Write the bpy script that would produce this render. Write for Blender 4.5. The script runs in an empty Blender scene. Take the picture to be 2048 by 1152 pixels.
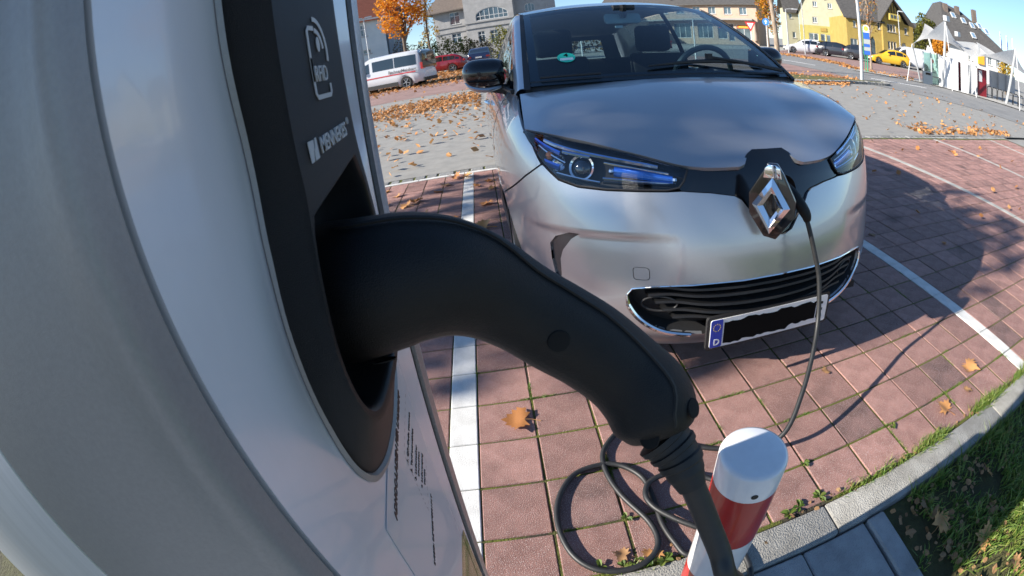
import bpy, bmesh, math, random
import numpy as np
from mathutils import Vector, Matrix, Euler
from mathutils.geometry import delaunay_2d_cdt

SC = bpy.context.scene
COL = SC.collection
rnd = random.Random(7)
R = math.radians

# ------------------------------------------------------------------ camera
CAM = Vector((0.173, -1.1268, 1.1598))
def make_camera():
    f, cx, cy, pitch, roll, yaw = 953.389, 1025.432, 529.964, 0.435, 0.138, 0.02
    cam = bpy.data.cameras.new('camera')
    co = bpy.data.objects.new('camera', cam); COL.objects.link(co); SC.camera = co
    cam.type = 'PANO'; cam.panorama_type = 'FISHEYE_EQUISOLID'     # a real fisheye lens
    cam.sensor_width = 36; cam.fisheye_lens = f / 2048 * 36; cam.fisheye_fov = math.pi
    cam.lens = 12
    cam.shift_x = -(cx - 1024) / 2048; cam.shift_y = (cy - 576) / 1152
    cam.clip_start = 0.02; cam.clip_end = 3000
    right0 = Vector((math.cos(yaw), -math.sin(yaw), 0)); fw0 = Vector((math.sin(yaw), math.cos(yaw), 0)); up0 = Vector((0, 0, 1))
    cp, sp = math.cos(pitch), math.sin(pitch)
    z = fw0 * cp - up0 * sp; u = fw0 * sp + up0 * cp
    cr_, sr_ = math.cos(roll), math.sin(roll)
    xr = right0 * cr_ - u * sr_; yu = right0 * sr_ + u * cr_
    M = Matrix((xr, yu, -z)).transposed().to_4x4(); M.translation = CAM
    co.matrix_world = M
    cam.dof.use_dof = True; cam.dof.focus_distance = 0.62
    cam.dof.aperture_fstop = (f / 2048 * 36) / 1.1                  # 1.1 mm opening
    return co
make_camera()

# ------------------------------------------------------------------ sun and sky
SUN = Vector((-2.03, -0.05, 1.0)).normalized()
SUN_EL = math.asin(SUN.z); SUN_AZ = math.atan2(SUN.x, SUN.y)
W = bpy.data.worlds.new('World'); SC.world = W; W.use_nodes = True
wt = W.node_tree; wt.nodes.clear()
sk = wt.nodes.new('ShaderNodeTexSky'); sk.sky_type = 'NISHITA'; sk.sun_disc = False
sk.sun_elevation = SUN_EL; sk.sun_rotation = SUN_AZ; sk.altitude = 900; sk.air_density = 1.0; sk.dust_density = 0.15; sk.ozone_density = 3.2
bg = wt.nodes.new('ShaderNodeBackground'); bg.inputs[1].default_value = 0.09
wo = wt.nodes.new('ShaderNodeOutputWorld')
hs_ = wt.nodes.new('ShaderNodeHueSaturation'); hs_.inputs['Saturation'].default_value = 1.05; wt.links.new(sk.outputs[0], hs_.inputs['Color']); wt.links.new(hs_.outputs[0], bg.inputs[0]); wt.links.new(bg.outputs[0], wo.inputs[0])
sl = bpy.data.lights.new('sun', 'SUN'); sl.energy = 5.0; sl.angle = R(0.53); sl.color = (1.0, 0.93, 0.83)
so = bpy.data.objects.new('sun', sl); COL.objects.link(so); so.rotation_euler = SUN.to_track_quat('Z', 'Y').to_euler()
SC.view_settings.view_transform = 'Standard'; SC.view_settings.look = 'None'
SC.view_settings.exposure = 1.04; SC.view_settings.gamma = 1.0; SC.view_settings.use_curve_mapping = False
SC.render.engine = 'CYCLES'
SC.cycles.max_bounces = 8; SC.cycles.transparent_max_bounces = 12; SC.cycles.caustics_reflective = False; SC.cycles.caustics_refractive = False
SC.cycles.sample_clamp_indirect = 6

# ------------------------------------------------------------------ materials
MATS = {}
def nodes(name):
    m = bpy.data.materials.new(name); m.use_nodes = True
    return m, m.node_tree, m.node_tree.nodes['Principled BSDF']
def mat(name, c1, c2=None, scale=8.0, rough=0.6, metal=0.0, spec=0.5, coat=0.0, bump=0.0, bscale=60.0, rvar=0.0, detail=6, rand=0.0, stretch=None, trans=0.0, coords='Object', thr=(0.35, 0.65), emis=None):
    if name in MATS: return MATS[name]
    m, t, b = nodes(name)
    N = t.nodes.new; L = t.links.new
    b.inputs['Roughness'].default_value = rough; b.inputs['Metallic'].default_value = metal
    b.inputs['Specular IOR Level'].default_value = spec; b.inputs['Coat Weight'].default_value = coat; b.inputs['Coat Roughness'].default_value = 0.03
    c1 = (*c1, 1) if len(c1) == 3 else c1
    b.inputs['Base Color'].default_value = c1
    tc = N('ShaderNodeTexCoord'); src = tc.outputs[coords]
    if stretch:
        mp = N('ShaderNodeMapping'); mp.inputs['Scale'].default_value = stretch; L(src, mp.inputs['Vector']); src = mp.outputs[0]
    if c2:
        nz = N('ShaderNodeTexNoise'); nz.inputs['Scale'].default_value = scale; nz.inputs['Detail'].default_value = detail; nz.inputs['Roughness'].default_value = 0.6
        L(src, nz.inputs['Vector'])
        rp = N('ShaderNodeValToRGB'); rp.color_ramp.elements[0].position = thr[0]; rp.color_ramp.elements[1].position = thr[1]
        rp.color_ramp.elements[0].color = c1; rp.color_ramp.elements[1].color = (*c2, 1) if len(c2) == 3 else c2
        L(nz.outputs['Fac'], rp.inputs[0]); colo = rp.outputs[0]
        if rand:
            oi = N('ShaderNodeObjectInfo'); ge = N('ShaderNodeNewGeometry'); ad = N('ShaderNodeMath'); ad.operation = 'ADD'
            L(oi.outputs['Random'], ad.inputs[0]); L(ge.outputs['Random Per Island'], ad.inputs[1])
            fr = N('ShaderNodeMath'); fr.operation = 'FRACT'; L(ad.outputs[0], fr.inputs[0])
            mr = N('ShaderNodeMapRange'); mr.inputs['To Min'].default_value = 1 - rand; mr.inputs['To Max'].default_value = 1 + rand; L(fr.outputs[0], mr.inputs[0])
            hs = N('ShaderNodeHueSaturation'); L(mr.outputs[0], hs.inputs['Value']); L(colo, hs.inputs['Color']); colo = hs.outputs[0]
        L(colo, b.inputs['Base Color'])
        if rvar:
            m2 = N('ShaderNodeMapRange'); m2.inputs['To Min'].default_value = max(0.02, rough - rvar); m2.inputs['To Max'].default_value = min(1, rough + rvar)
            L(nz.outputs['Fac'], m2.inputs[0]); L(m2.outputs[0], b.inputs['Roughness'])
    if bump:
        n2 = N('ShaderNodeTexNoise'); n2.inputs['Scale'].default_value = bscale; n2.inputs['Detail'].default_value = 5; L(src, n2.inputs['Vector'])
        bp = N('ShaderNodeBump'); bp.inputs['Strength'].default_value = bump; bp.inputs['Distance'].default_value = 0.01
        L(n2.outputs['Fac'], bp.inputs['Height']); L(bp.outputs[0], b.inputs['Normal'])
    if trans: b.inputs['Transmission Weight'].default_value = trans
    if emis:
        b.inputs['Emission Color'].default_value = (*emis[:3], 1); b.inputs['Emission Strength'].default_value = emis[3]
    MATS[name] = m
    return m
def leafmat(name, cols, trans=0.35, rough=0.6):
    """leaf: colour picked per leaf, light shines through"""
    if name in MATS: return MATS[name]
    m, t, b = nodes(name); N = t.nodes.new; L = t.links.new
    ge = N('ShaderNodeNewGeometry'); rp = N('ShaderNodeValToRGB'); oi = N('ShaderNodeObjectInfo')
    ad = N('ShaderNodeMath'); ad.operation = 'ADD'; fr = N('ShaderNodeMath'); fr.operation = 'FRACT'
    L(ge.outputs['Random Per Island'], ad.inputs[0]); L(oi.outputs['Random'], ad.inputs[1]); L(ad.outputs[0], fr.inputs[0])
    els = rp.color_ramp.elements
    for i, c in enumerate(cols):
        e = els[i] if i < 2 else els.new(0.5)
        e.position = i / max(1, len(cols) - 1); e.color = (*c, 1)
    L(fr.outputs[0], rp.inputs[0]); L(rp.outputs[0], b.inputs['Base Color'])
    nz = N('ShaderNodeTexNoise'); nz.inputs['Scale'].default_value = 40; hs = N('ShaderNodeHueSaturation'); mr = N('ShaderNodeMapRange')
    mr.inputs['To Min'].default_value = .7; mr.inputs['To Max'].default_value = 1.3; L(nz.outputs['Fac'], mr.inputs[0]); L(mr.outputs[0], hs.inputs['Value']); L(rp.outputs[0], hs.inputs['Color']); L(hs.outputs[0], b.inputs['Base Color'])
    b.inputs['Roughness'].default_value = rough
    tr = N('ShaderNodeBsdfTranslucent'); L(hs.outputs[0], tr.inputs[0]); mx = N('ShaderNodeMixShader'); mx.inputs[0].default_value = trans
    L(b.outputs[0], mx.inputs[1]); L(tr.outputs[0], mx.inputs[2]); L(mx.outputs[0], t.nodes['Material Output'].inputs[0])
    MATS[name] = m; return m
def glassmat(name, tint, ior=1.5, rough=0.0):
    if name in MATS: return MATS[name]
    m, t, b = nodes(name); N = t.nodes.new; L = t.links.new
    t.nodes.remove(b)
    tr = N('ShaderNodeBsdfTransparent'); tr.inputs[0].default_value = (*tint, 1); gl = N('ShaderNodeBsdfGlossy'); gl.inputs['Roughness'].default_value = rough
    lw = N('ShaderNodeLayerWeight'); pw = N('ShaderNodeMath'); pw.operation = 'POWER'; pw.inputs[1].default_value = 4.5; L(lw.outputs['Facing'], pw.inputs[0])
    fr = N('ShaderNodeMath'); fr.operation = 'MULTIPLY_ADD'; fr.inputs[1].default_value = .93; fr.inputs[2].default_value = ((ior - 1) / (ior + 1)) ** 2 * 2.2; L(pw.outputs[0], fr.inputs[0]); mx = N('ShaderNodeMixShader')
    L(fr.outputs[0], mx.inputs[0]); L(tr.outputs[0], mx.inputs[1]); L(gl.outputs[0], mx.inputs[2]); L(mx.outputs[0], t.nodes['Material Output'].inputs[0])
    MATS[name] = m; return m

# ------------------------------------------------------------------ mesh helpers
def cr(P, t):
    """Catmull-Rom through the points P at parameter t (one unit per point)"""
    P = np.asarray(P, float); n = len(P); t = np.clip(np.asarray(t, float), 0, n - 1)
    i = np.minimum(t.astype(int), n - 2); f = (t - i)[..., None]
    E = np.vstack([2 * P[0] - P[1], P, 2 * P[-1] - P[-2]])
    p0, p1, p2, p3 = E[i], E[i + 1], E[i + 2], E[i + 3]
    return .5 * ((2 * p1) + (-p0 + p2) * f + (2 * p0 - 5 * p1 + 4 * p2 - p3) * f * f + (-p0 + 3 * p1 - 3 * p2 + p3) * f ** 3)
def spline(P, n): return cr(P, np.linspace(0, len(P) - 1, n))

class G:
    """collects shapes, then links them as ONE mesh object"""
    def __init__(s): s.v = []; s.f = []; s.n = {}
    def add(s, vs, fs):
        o = len(s.v); s.v += [tuple(map(float, p)) for p in vs]; s.f += [tuple(i + o for i in f) for f in fs]; return o
    def box(s, x0, x1, y0, y1, z0, z1, M=None):
        vs = [Vector((x, y, z)) for x in (x0, x1) for y in (y0, y1) for z in (z0, z1)]
        if M is not None: vs = [M @ p for p in vs]
        s.add(vs, [(0, 1, 3, 2), (4, 6, 7, 5), (0, 4, 5, 1), (2, 3, 7, 6), (0, 2, 6, 4), (1, 5, 7, 3)]); return s
    def grid(s, P, closeu=False, closev=False, flip=False):
        P = np.asarray(P, float); a, b = P.shape[:2]
        fs = []
        for i in range(a if closeu else a - 1):
            for j in range(b if closev else b - 1):
                q = (i * b + j, ((i + 1) % a) * b + j, ((i + 1) % a) * b + (j + 1) % b, i * b + (j + 1) % b)
                fs.append(q[::-1] if flip else q)
        s.add(P.reshape(-1, 3), fs); return s
    def tube(s, path, rad, n=8, caps=True, squash=None, up=None):
        path = [Vector(p) for p in path]; k = len(path)
        rad = list(rad) if hasattr(rad, '__len__') else [rad] * k
        t0 = (path[1] - path[0]).normalized()
        ref = Vector(up) if up is not None else (Vector((0, 0, 1)) if abs(t0.z) < .9 else Vector((1, 0, 0)))
        u = (ref - t0 * ref.dot(t0)).normalized(); P = []
        for i, p in enumerate(path):
            t = (path[min(i + 1, k - 1)] - path[max(i - 1, 0)]).normalized()
            u = (u - t * u.dot(t)).normalized(); w = t.cross(u)
            q = squash or 1.0
            P.append([p + (u * math.cos(a) + w * math.sin(a) * q) * rad[i] for a in (2 * math.pi * j / n for j in range(n))])
        o = len(s.v); s.grid(np.array(P), closev=True)
        if caps:
            s.f.append(tuple(o + j for j in range(n))); s.f.append(tuple(o + (k - 1) * n + j for j in reversed(range(n))))
        return s
    def lathe(s, prof, n=24, M=None, a0=0, a1=2 * math.pi):
        full = abs(a1 - a0 - 2 * math.pi) < 1e-6
        P = [[(r * math.cos(a), r * math.sin(a), z) for a in (a0 + (a1 - a0) * j / (n if full else n - 1) for j in range(n))] for r, z in prof]
        P = np.array(P)
        if M is not None: P = np.array([[tuple(M @ Vector(q)) for q in row] for row in P])
        s.grid(P, closev=full, flip=True); return s
    def prism(s, poly, h, M=None, z0=0.0, cap=True):
        n = len(poly); vs = [Vector((x, y, z0)) for x, y in poly] + [Vector((x, y, z0 + h)) for x, y in poly]
        if M is not None: vs = [M @ p for p in vs]
        fs = [(i, (i + 1) % n, n + (i + 1) % n, n + i) for i in range(n)]
        if cap: fs += [tuple(range(n))[::-1], tuple(range(n, 2 * n))]
        s.add(vs, fs); return s
    def build(s, name, m, parent=None, loc=(0, 0, 0), smooth=35, rot=None, bevel=0.0, seg=2):
        me = bpy.data.meshes.new(name); L = Vector(loc)
        me.from_pydata([(p[0] - L.x, p[1] - L.y, p[2] - L.z) for p in s.v], [], s.f)
        me.validate(); 
        if bevel:
            bm = bmesh.new(); bm.from_mesh(me); bmesh.ops.remove_doubles(bm, verts=bm.verts, dist=1e-5)
            es = [e for e in bm.edges if len(e.link_faces) == 2 and e.calc_face_angle(0) > .5]
            bmesh.ops.bevel(bm, geom=es, offset=bevel, segments=seg, profile=.5, affect='EDGES', clamp_overlap=True); bm.to_mesh(me); bm.free()
        for x in (m if isinstance(m, (list, tuple)) else [m]): me.materials.append(x)
        if smooth:
            me.polygons.foreach_set('use_smooth', [True] * len(me.polygons)); me.set_sharp_from_angle(angle=R(smooth))
        o = bpy.data.objects.new(name, me); COL.objects.link(o)
        if parent: o.parent = parent
        else: o.location = L
        if rot: o.rotation_euler = rot
        return o
def fixnormals(o):
    bm = bmesh.new(); bm.from_mesh(o.data); bmesh.ops.recalc_face_normals(bm, faces=bm.faces); bm.to_mesh(o.data); bm.free(); return o
def tag(o, label=None, cat=None, group=None, kind=None):
    if label: o['label'] = label
    if cat: o['category'] = cat
    if group: o['group'] = group
    if kind: o['kind'] = kind
    return o
def thing(name, label, cat, loc=(0, 0, 0), rz=0.0, group=None, rot=None):
    o = bpy.data.objects.new(name, None); COL.objects.link(o); o.empty_display_size = .1
    o.location = loc; o.rotation_euler = rot or (0, 0, rz); return tag(o, label, cat, group)
def copy_tree(o, parent=None):
    c = o.copy(); COL.objects.link(c)
    if parent: c.parent = parent
    for ch in [x for x in o.children]: copy_tree(ch, c)
    return c
def text_mesh(txt, size, m, M, name, parent, shear=0.0, extrude=0.0004, stretch=1.0, bold=0.0, align='LEFT'):
    cu = bpy.data.curves.new('lettering', 'FONT'); cu.body = txt; cu.size = size; cu.shear = shear; cu.extrude = extrude; cu.align_x = align; cu.offset = bold; cu.resolution_u = 3
    tmp = bpy.data.objects.new('lettering', cu); COL.objects.link(tmp)
    dg = bpy.context.evaluated_depsgraph_get(); me = bpy.data.meshes.new_from_object(tmp.evaluated_get(dg))
    bpy.data.objects.remove(tmp)
    for v in me.vertices: v.co = M @ Vector((v.co.x * stretch, v.co.y, v.co.z))
    me.materials.clear(); me.materials.append(m); me.name = name
    o = bpy.data.objects.new(name, me); COL.objects.link(o); o.parent = parent
    return o
def inpoly(x, y, P):
    c = False; n = len(P); j = n - 1
    for i in range(n):
        xi, yi = P[i]; xj, yj = P[j]
        if (yi > y) != (yj > y) and x < (xj - xi) * (y - yi) / (yj - yi) + xi: c = not c
        j = i
    return c
def resample(P, step, closed=True):
    out = []; n = len(P)
    for i in range(n if closed else n - 1):
        a = np.array(P[i], float); b = np.array(P[(i + 1) % n], float); k = max(1, int(math.ceil(np.linalg.norm(b - a) / step)))
        out += [tuple(a + (b - a) * q / k) for q in range(k)]
    return out
def tri_fill(outer, holes=(), step=None, pad=.35):
    """constrained triangulation of a polygon with holes; step adds inner points"""
    pts = []; edges = []
    def loop(P):
        o = len(pts); pts.extend(P); edges.extend([(o + i, o + (i + 1) % len(P)) for i in range(len(P))])
    loop(list(outer)); [loop(list(h)) for h in holes]
    nb = len(pts)
    if step:
        B = np.array(pts); x0, y0 = B.min(0); x1, y1 = B.max(0)
        iy = 0; yy = y0 + step / 2
        while yy < y1:
            xx = x0 + step * (.25 if iy % 2 else .75)
            while xx < x1:
                if inpoly(xx, yy, outer) and not any(inpoly(xx, yy, h) for h in holes) and ((B[:nb] - (xx, yy)) ** 2).sum(1).min() > (pad * step) ** 2: pts.append((xx, yy))
                xx += step
            iy += 1; yy += step * .87
    r = delaunay_2d_cdt([Vector((float(a), float(b))) for a, b in pts], edges, [], 0, 1e-7)
    vs = [(p.x, p.y) for p in r[0]]; fs = []
    for f in r[2]:
        cx = sum(vs[i][0] for i in f) / len(f); cy = sum(vs[i][1] for i in f) / len(f)
        if inpoly(cx, cy, outer) and not any(inpoly(cx, cy, h) for h in holes): fs.append(tuple(f))
    return vs, fs
def arcpts(cx, cy, r, a0, a1, n): return [(cx + r * math.cos(R(a0 + (a1 - a0) * i / (n - 1))), cy + r * math.sin(R(a0 + (a1 - a0) * i / (n - 1)))) for i in range(n)]
def rrect(w, h, r, n=5, cx=0, cy=0):
    P = []
    for sx, sy, a in ((1, 1, 0), (-1, 1, 90), (-1, -1, 180), (1, -1, 270)): P += arcpts(cx + sx * (w / 2 - r), cy + sy * (h / 2 - r), r, a, a + 90, n)
    return P
def T(x, y):
    r = math.hypot(x, y); return 0.026 * (math.sqrt((r - 9) ** 2 + 1.5) + (r - 9)) / 2
def bearing(az, D):
    """ground point D metres from the survey station on compass bearing az"""
    x = CAM.x + D * math.sin(R(az)); y = CAM.y + D * math.cos(R(az)); return Vector((x, y, T(x, y)))
def height(D, el): return CAM.z + D * math.tan(R(el))
# ------------------------------------------------------------------ ground
TS = 0.2
M_TILE = mat('paver_concrete', (.235, .122, .102), (.38, .208, .176), 14, .9, rand=.2, bump=.7, bscale=420, detail=10, thr=(.28, .64))
def speckle(m, amount=.59, col=(.62, .52, .48)):
    t = m.node_tree; b = t.nodes['Principled BSDF']; N = t.nodes.new; L = t.links.new
    src = b.inputs['Base Color'].links[0].from_socket
    ge = N('ShaderNodeTexCoord'); vo = N('ShaderNodeTexNoise'); vo.inputs['Scale'].default_value = 420; vo.inputs['Detail'].default_value = 2; L(ge.outputs['Object'], vo.inputs['Vector'])
    rp = N('ShaderNodeValToRGB'); rp.color_ramp.elements[0].position = amount; rp.color_ramp.elements[1].position = amount + .06; L(vo.outputs['Fac'], rp.inputs[0])
    mx = N('ShaderNodeMix'); mx.data_type = 'RGBA'; L(rp.outputs[0], mx.inputs[0]); L(src, mx.inputs[6]); mx.inputs[7].default_value = (*col, 1)
    # dark stains, spread over the whole court
    g2 = N('ShaderNodeNewGeometry'); n2 = N('ShaderNodeTexNoise'); n2.inputs['Scale'].default_value = 2.7; n2.inputs['Detail'].default_value = 7; L(g2.outputs['Position'], n2.inputs['Vector'])
    r2 = N('ShaderNodeValToRGB'); r2.color_ramp.elements[0].position = .60; r2.color_ramp.elements[1].position = .76; r2.color_ramp.elements[1].color = (.75, .75, .75, 1); L(n2.outputs['Fac'], r2.inputs[0])
    m2 = N('ShaderNodeMix'); m2.data_type = 'RGBA'; m2.inputs[7].default_value = (.09, .058, .052, 1); L(r2.outputs[0], m2.inputs[0]); L(mx.outputs[2], m2.inputs[6])
    L(m2.outputs[2], b.inputs['Base Color'])
speckle(M_TILE)
M_WHITE = mat('white_block_concrete', (.56, .55, .52), (.72, .71, .68), 12, .8, rand=.05, bump=.3, bscale=220)
M_JOINT = mat('mossy_joint_sand', (.045, .038, .026), (.105, .12, .014), 4.5, .95, bump=1.0, bscale=160, thr=(.40, .54))
M_ASPH = mat('old_asphalt', (.25, .242, .222), (.31, .298, .272), 5.2, .92, bump=.25, bscale=190, detail=9)
speck = M_ASPH
M_ROAD = mat('road_asphalt', (.19, .19, .188), (.25, .246, .236), 1.2, .9, bump=.5, bscale=120)
M_REDPAVE = mat('red_paving', (.24, .15, .13), (.33, .21, .185), 1.5, .88, bump=.4, bscale=40)
M_KERB = mat('kerb_concrete', (.25, .24, .215), (.36, .35, .32), 14, .9, bump=.7, bscale=180, rand=.06, detail=9)
M_GRAN = mat('granite_sett', (.17, .17, .165), (.30, .295, .28), 30, .85, rand=.2, bump=.6, bscale=80)
M_SLAB = mat('grey_slab', (.25, .25, .245), (.36, .36, .35), 10, .88, bump=.5, bscale=210, rand=.05, detail=9)
M_SOIL = mat('lawn_soil', (.05, .045, .02), (.085, .085, .03), 12, .95, bump=1, bscale=60)
M_VERGE = mat('verge_turf', (.06, .08, .018), (.16, .13, .04), 4, .95, bump=1, bscale=50)
M_WALK = mat('far_pavement', (.33, .32, .30), (.42, .41, .38), 2, .9)
M_PAINT = mat('road_paint', (.62, .62, .60), (.75, .75, .73), 9, .7)

# base terrain out to the horizon
g = G(); P = []
for r in [0.01] + list(np.geomspace(.6, 900, 46)):
    P.append([(r * math.cos(a), r * math.sin(a), T(r * math.cos(a), r * math.sin(a)) - .05) for a in (2 * math.pi * k / 72 for k in range(72))])
g.grid(np.array(P), closev=True, flip=True)
tag(fixnormals(g.build('ground', M_ASPH)), kind='structure')
def sheet(name, poly, m, dz, step=1.5, holes=()):
    vs, fs = tri_fill(resample(poly, step), [resample(h, step) for h in holes], step)
    g = G(); g.add([(x, y, T(x, y) + dz) for x, y in vs], fs)
    o = fixnormals(g.build(name, m)); 
    if o.data.polygons and sum(p.normal.z for p in o.data.polygons) < 0: o.data.flip_normals()
    return tag(o, kind='structure')
Y0, Y1, XA, XB = -.575, 3.84, -3.1, 11.1
# the lot beyond the bays
lot = sheet('asphalt_lot', [(-70, 4.02), (60, 4.02), (75, 40), (75, 90), (-70, 90)], M_ASPH, 0.0, 3.0)
bed = sheet('parking_pavement', [(XA, Y0), (XB, Y0), (XB, 4.02), (XA, 4.02)], M_JOINT, -.0042, .5)
# one paver, one white block, shared by every copy
def block_mesh(name, w, l, m, h=.05, bev=.0032, gap=.007):
    g = G(); g.box(-w / 2 + gap / 2, w / 2 - gap / 2, -l / 2 + gap / 2, l / 2 - gap / 2, -h, 0)
    o = g.build(name, m, smooth=0, bevel=bev, seg=1); me = o.data; bpy.data.objects.remove(o); return me
me_tile = block_mesh('paving_tile', TS, TS, M_TILE)
M_TDARK = mat('stained_paver_concrete', (.115, .068, .06), (.27, .155, .135), 9, .9, rand=.15, bump=.7, bscale=420, detail=10, thr=(.34, .66)); speckle(M_TDARK)
me_dark = block_mesh('paving_tile', TS, TS, M_TDARK)
me_white = block_mesh('white_block', .1, TS, M_WHITE, gap=.003, bev=.003)
tiles = []; whites = []
def col_x(i):            # left edge of tile column i and its width; white half columns at the bay lines
    return i
xs = []                  # (left, width, white)
x = -.1; xs.append((-.1, .1, True))
k = 0; x = 0.0
while x < XB - .2:
    xs.append((x, TS, False)); k += 1; x += TS
    if k % 12 == 0: xs.append((x, .1, True)); x += .1
x = -.1
k = 0
while x > XA + .2:
    x -= TS; xs.append((x, TS, False)); k += 1
    if k == 12: x -= .1; xs.append((x, .1, True))
for (xl, w, white) in xs:
    for j in range(-2, 19):
        (whites if white else tiles).append((xl + w / 2, j * TS + .1 + 0.0))
tiles.sort(key=lambda p: (p[0] - CAM.x) ** 2 + (p[1] - CAM.y) ** 2 + (40 if p[0] < -.9 else 0) + (9 if (p[1] > 1.2 and .3 < p[0] < 1.8) else 0))
rt = random.Random(3)
for n, (x, y) in enumerate(tiles[:290]):
    dark = (rt.random() < .035 + (.10 if y < 0 else 0)) ; o = bpy.data.objects.new('paving_tile', me_dark if dark else me_tile); COL.objects.link(o); o.parent = bed
    o.location = (x, y, T(x, y) + rt.uniform(-.0016, .0012)); o.rotation_euler = (rt.gauss(0, .0035), rt.gauss(0, .0035), rt.gauss(0, .003))
def merged(name, me, places, m, parent):
    g = G(); V = [v.co.copy() for v in me.vertices]; F = [tuple(p.vertices) for p in me.polygons]
    for (x, y) in places:
        dz = T(x, y) + rt.uniform(-.0012, .001); a, b = rt.gauss(0, .003), rt.gauss(0, .003)
        g.add([(x + v.x, y + v.y, dz + v.z + v.x * a + v.y * b) for v in V], F)
    return tag(g.build(name, m, parent, smooth=0), kind='stuff')
# pieces cut by the kerb in the last course
g = G()
for (xl, w, white) in xs:
    if not white: g.box(xl + .003, xl + w - .003, Y0 + .012, -.403, -.05, 0.0 + rt.uniform(-.001, .001))
tag(g.build('cut_pavers', M_TILE, bed, smooth=0, bevel=.004, seg=1), kind='stuff')
merged('far_pavers', me_tile, tiles[290:], M_TILE, bed)
whites.sort(key=lambda p: (p[0] - CAM.x) ** 2 + (p[1] - CAM.y) ** 2 + (900 if p[0] > 3 or p[0] < -1 else 0)); n_near = sum(1 for p in whites if -1 < p[0] < 3)
for n, (x, y) in enumerate(whites[:n_near]):
    o = bpy.data.objects.new('white_block', me_white); COL.objects.link(o); o.parent = bed
    o.location = (x, y, T(x, y) + .0015 + rt.uniform(-.0006, .0006))
merged('far_white_blocks', me_white, whites[n_near:], mat('weathered_white_block', (.34, .335, .30), (.46, .46, .42), 7, .85), bed)
g = G()
for (xl, w, white) in xs:
    if white: g.box(xl + .002, xl + w - .002, Y0 + .012, -.402, -.05, .001)
tag(g.build('cut_white_blocks', M_WHITE, bed, smooth=0, bevel=.003, seg=1), kind='stuff')
# thin white edging and the row of granite setts at the back of the bays
g = G(); x = XA
while x < 4.4: g.box(x + .002, min(x + .5, XB) - .002, 3.812, 3.872, -.05, T(x, 3.84) + .002); x += .5
tag(g.build('white_edging', M_WHITE, bed, smooth=0, bevel=.003, seg=1), kind='stuff')
x = XA; n = 0; far = G()
while x < XB:
    w = rt.uniform(.12, .19); d = math.hypot(x - CAM.x, 3.95 - CAM.y)
    g = G(); g.box(x + .006, x + w - .006, 3.885, 4.012, -.06, T(x, 3.95) + .003 + rt.uniform(-.004, .004))
    if -1.3 < x < .3 or 4.5 < x < 8.5:
        o = g.build('granite_sett', M_GRAN, bed, smooth=0, bevel=.012, seg=1)
    else: far.add(g.v, g.f)
    x += w
tag(far.build('far_granite_setts', M_GRAN, bed, smooth=0, bevel=.01, seg=1), kind='stuff')

# kerb in front of the bays, footpath slabs, lawn
kb = G(); kb.box(-6, 14, -.69, -.58, -.2, -.03)
kerb = tag(kb.build('kerb', M_SOIL, smooth=0), kind='structure')
x = -1.02
while x < 7:
    g = G(); g.box(x + .002, x + .998, -.692, -.578, -.18, .006 + rt.uniform(-.0015, .0015)); g.build('kerb_stone', M_KERB, kerb, smooth=30, bevel=.009, seg=2); x += 1.0
fp = sheet('footpath', [(-.9, -1.9), (1.162, -1.9), (1.162, -.693), (-.9, -.693)], M_SOIL, -.03, .5)
for i, (a, b) in enumerate(((.845, 1.075), (.58, .84), (.315, .575), (.05, .31), (-.215, .045), (-.48, -.22), (-.745, -.485))):
    for c, d in ((-.985, -.699), (-1.285, -.99), (-1.585, -1.29), (-1.885, -1.59)):
        g = G(); g.box(a, b, c, d, -.06, rt.uniform(-.004, 0)); g.build('paving_slab', M_SLAB, fp, smooth=0, bevel=.005, seg=1)
for c, d in ((-1.2, -.699), (-1.885, -1.205)):
    g = G(); g.box(1.086, 1.16, c, d, -.1, .004); g.build('edging_stone', M_SLAB, fp, smooth=0, bevel=.006, seg=1)
lawn = sheet('lawn_ground', [(1.165, -4.5), (9, -4.5), (9, -.694), (1.165, -.694)], M_SOIL, -.02, .5)
lawn2 = sheet('bed_ground', [(-6, -4), (-.905, -4), (-.905, -.694), (-6, -.694)], M_SOIL, -.015, .5)
M_GRASS = leafmat('grass_blades', [(.07, .15, .02), (.12, .22, .03), (.18, .26, .05), (.34, .31, .13), (.26, .29, .07)], .3, .5)
def blades(name, n, place, hmin, hmax, parent=None, wid=.0028, m=M_GRASS, lean=.6, seed=1, kind='stuff'):
    q = random.Random(seed); g = G()
    for _ in range(n):
        x, y, s = place(q); h = q.uniform(hmin, hmax) * s; a = q.uniform(0, 6.28); b = q.uniform(0, 6.28); l = q.uniform(.15, lean) * h
        z = T(x, y) - .008; dx, dy = math.cos(a) * wid, math.sin(a) * wid; ex, ey = math.cos(b) * l, math.sin(b) * l
        g.add([(x - dx, y - dy, z), (x + dx, y + dy, z), (x + dx * .7 + ex * .35, y + dy * .7 + ey * .35, z + h * .6), (x - dx * .7 + ex * .35, y - dy * .7 + ey * .35, z + h * .6), (x + ex, y + ey, z + h)], [(0, 1, 2, 3), (3, 2, 4)])
    return tag(g.build(name, m, parent, smooth=0), kind=kind)
from mathutils import noise
def lawn_place(q):
    while True:
        x = 1.17 + 5.5 * q.random() ** 1.7; y = -.70 - 2.2 * q.random() ** 1.3
        d = noise.noise(Vector((x * 3.1, y * 3.1, 0)))
        dens = .55 + 1.5 * d + .7 * noise.noise(Vector((x * 11, y * 11, 4))) - max(0, 1.4 - (x - 1.16) * 4) * .45
        if q.random() < dens: return x, y, .7 + .5 * max(0, d + .4)
blades('lawn_grass', 42000, lawn_place, .014, .062, seed=5, wid=.0030, lean=1.5)
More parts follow.
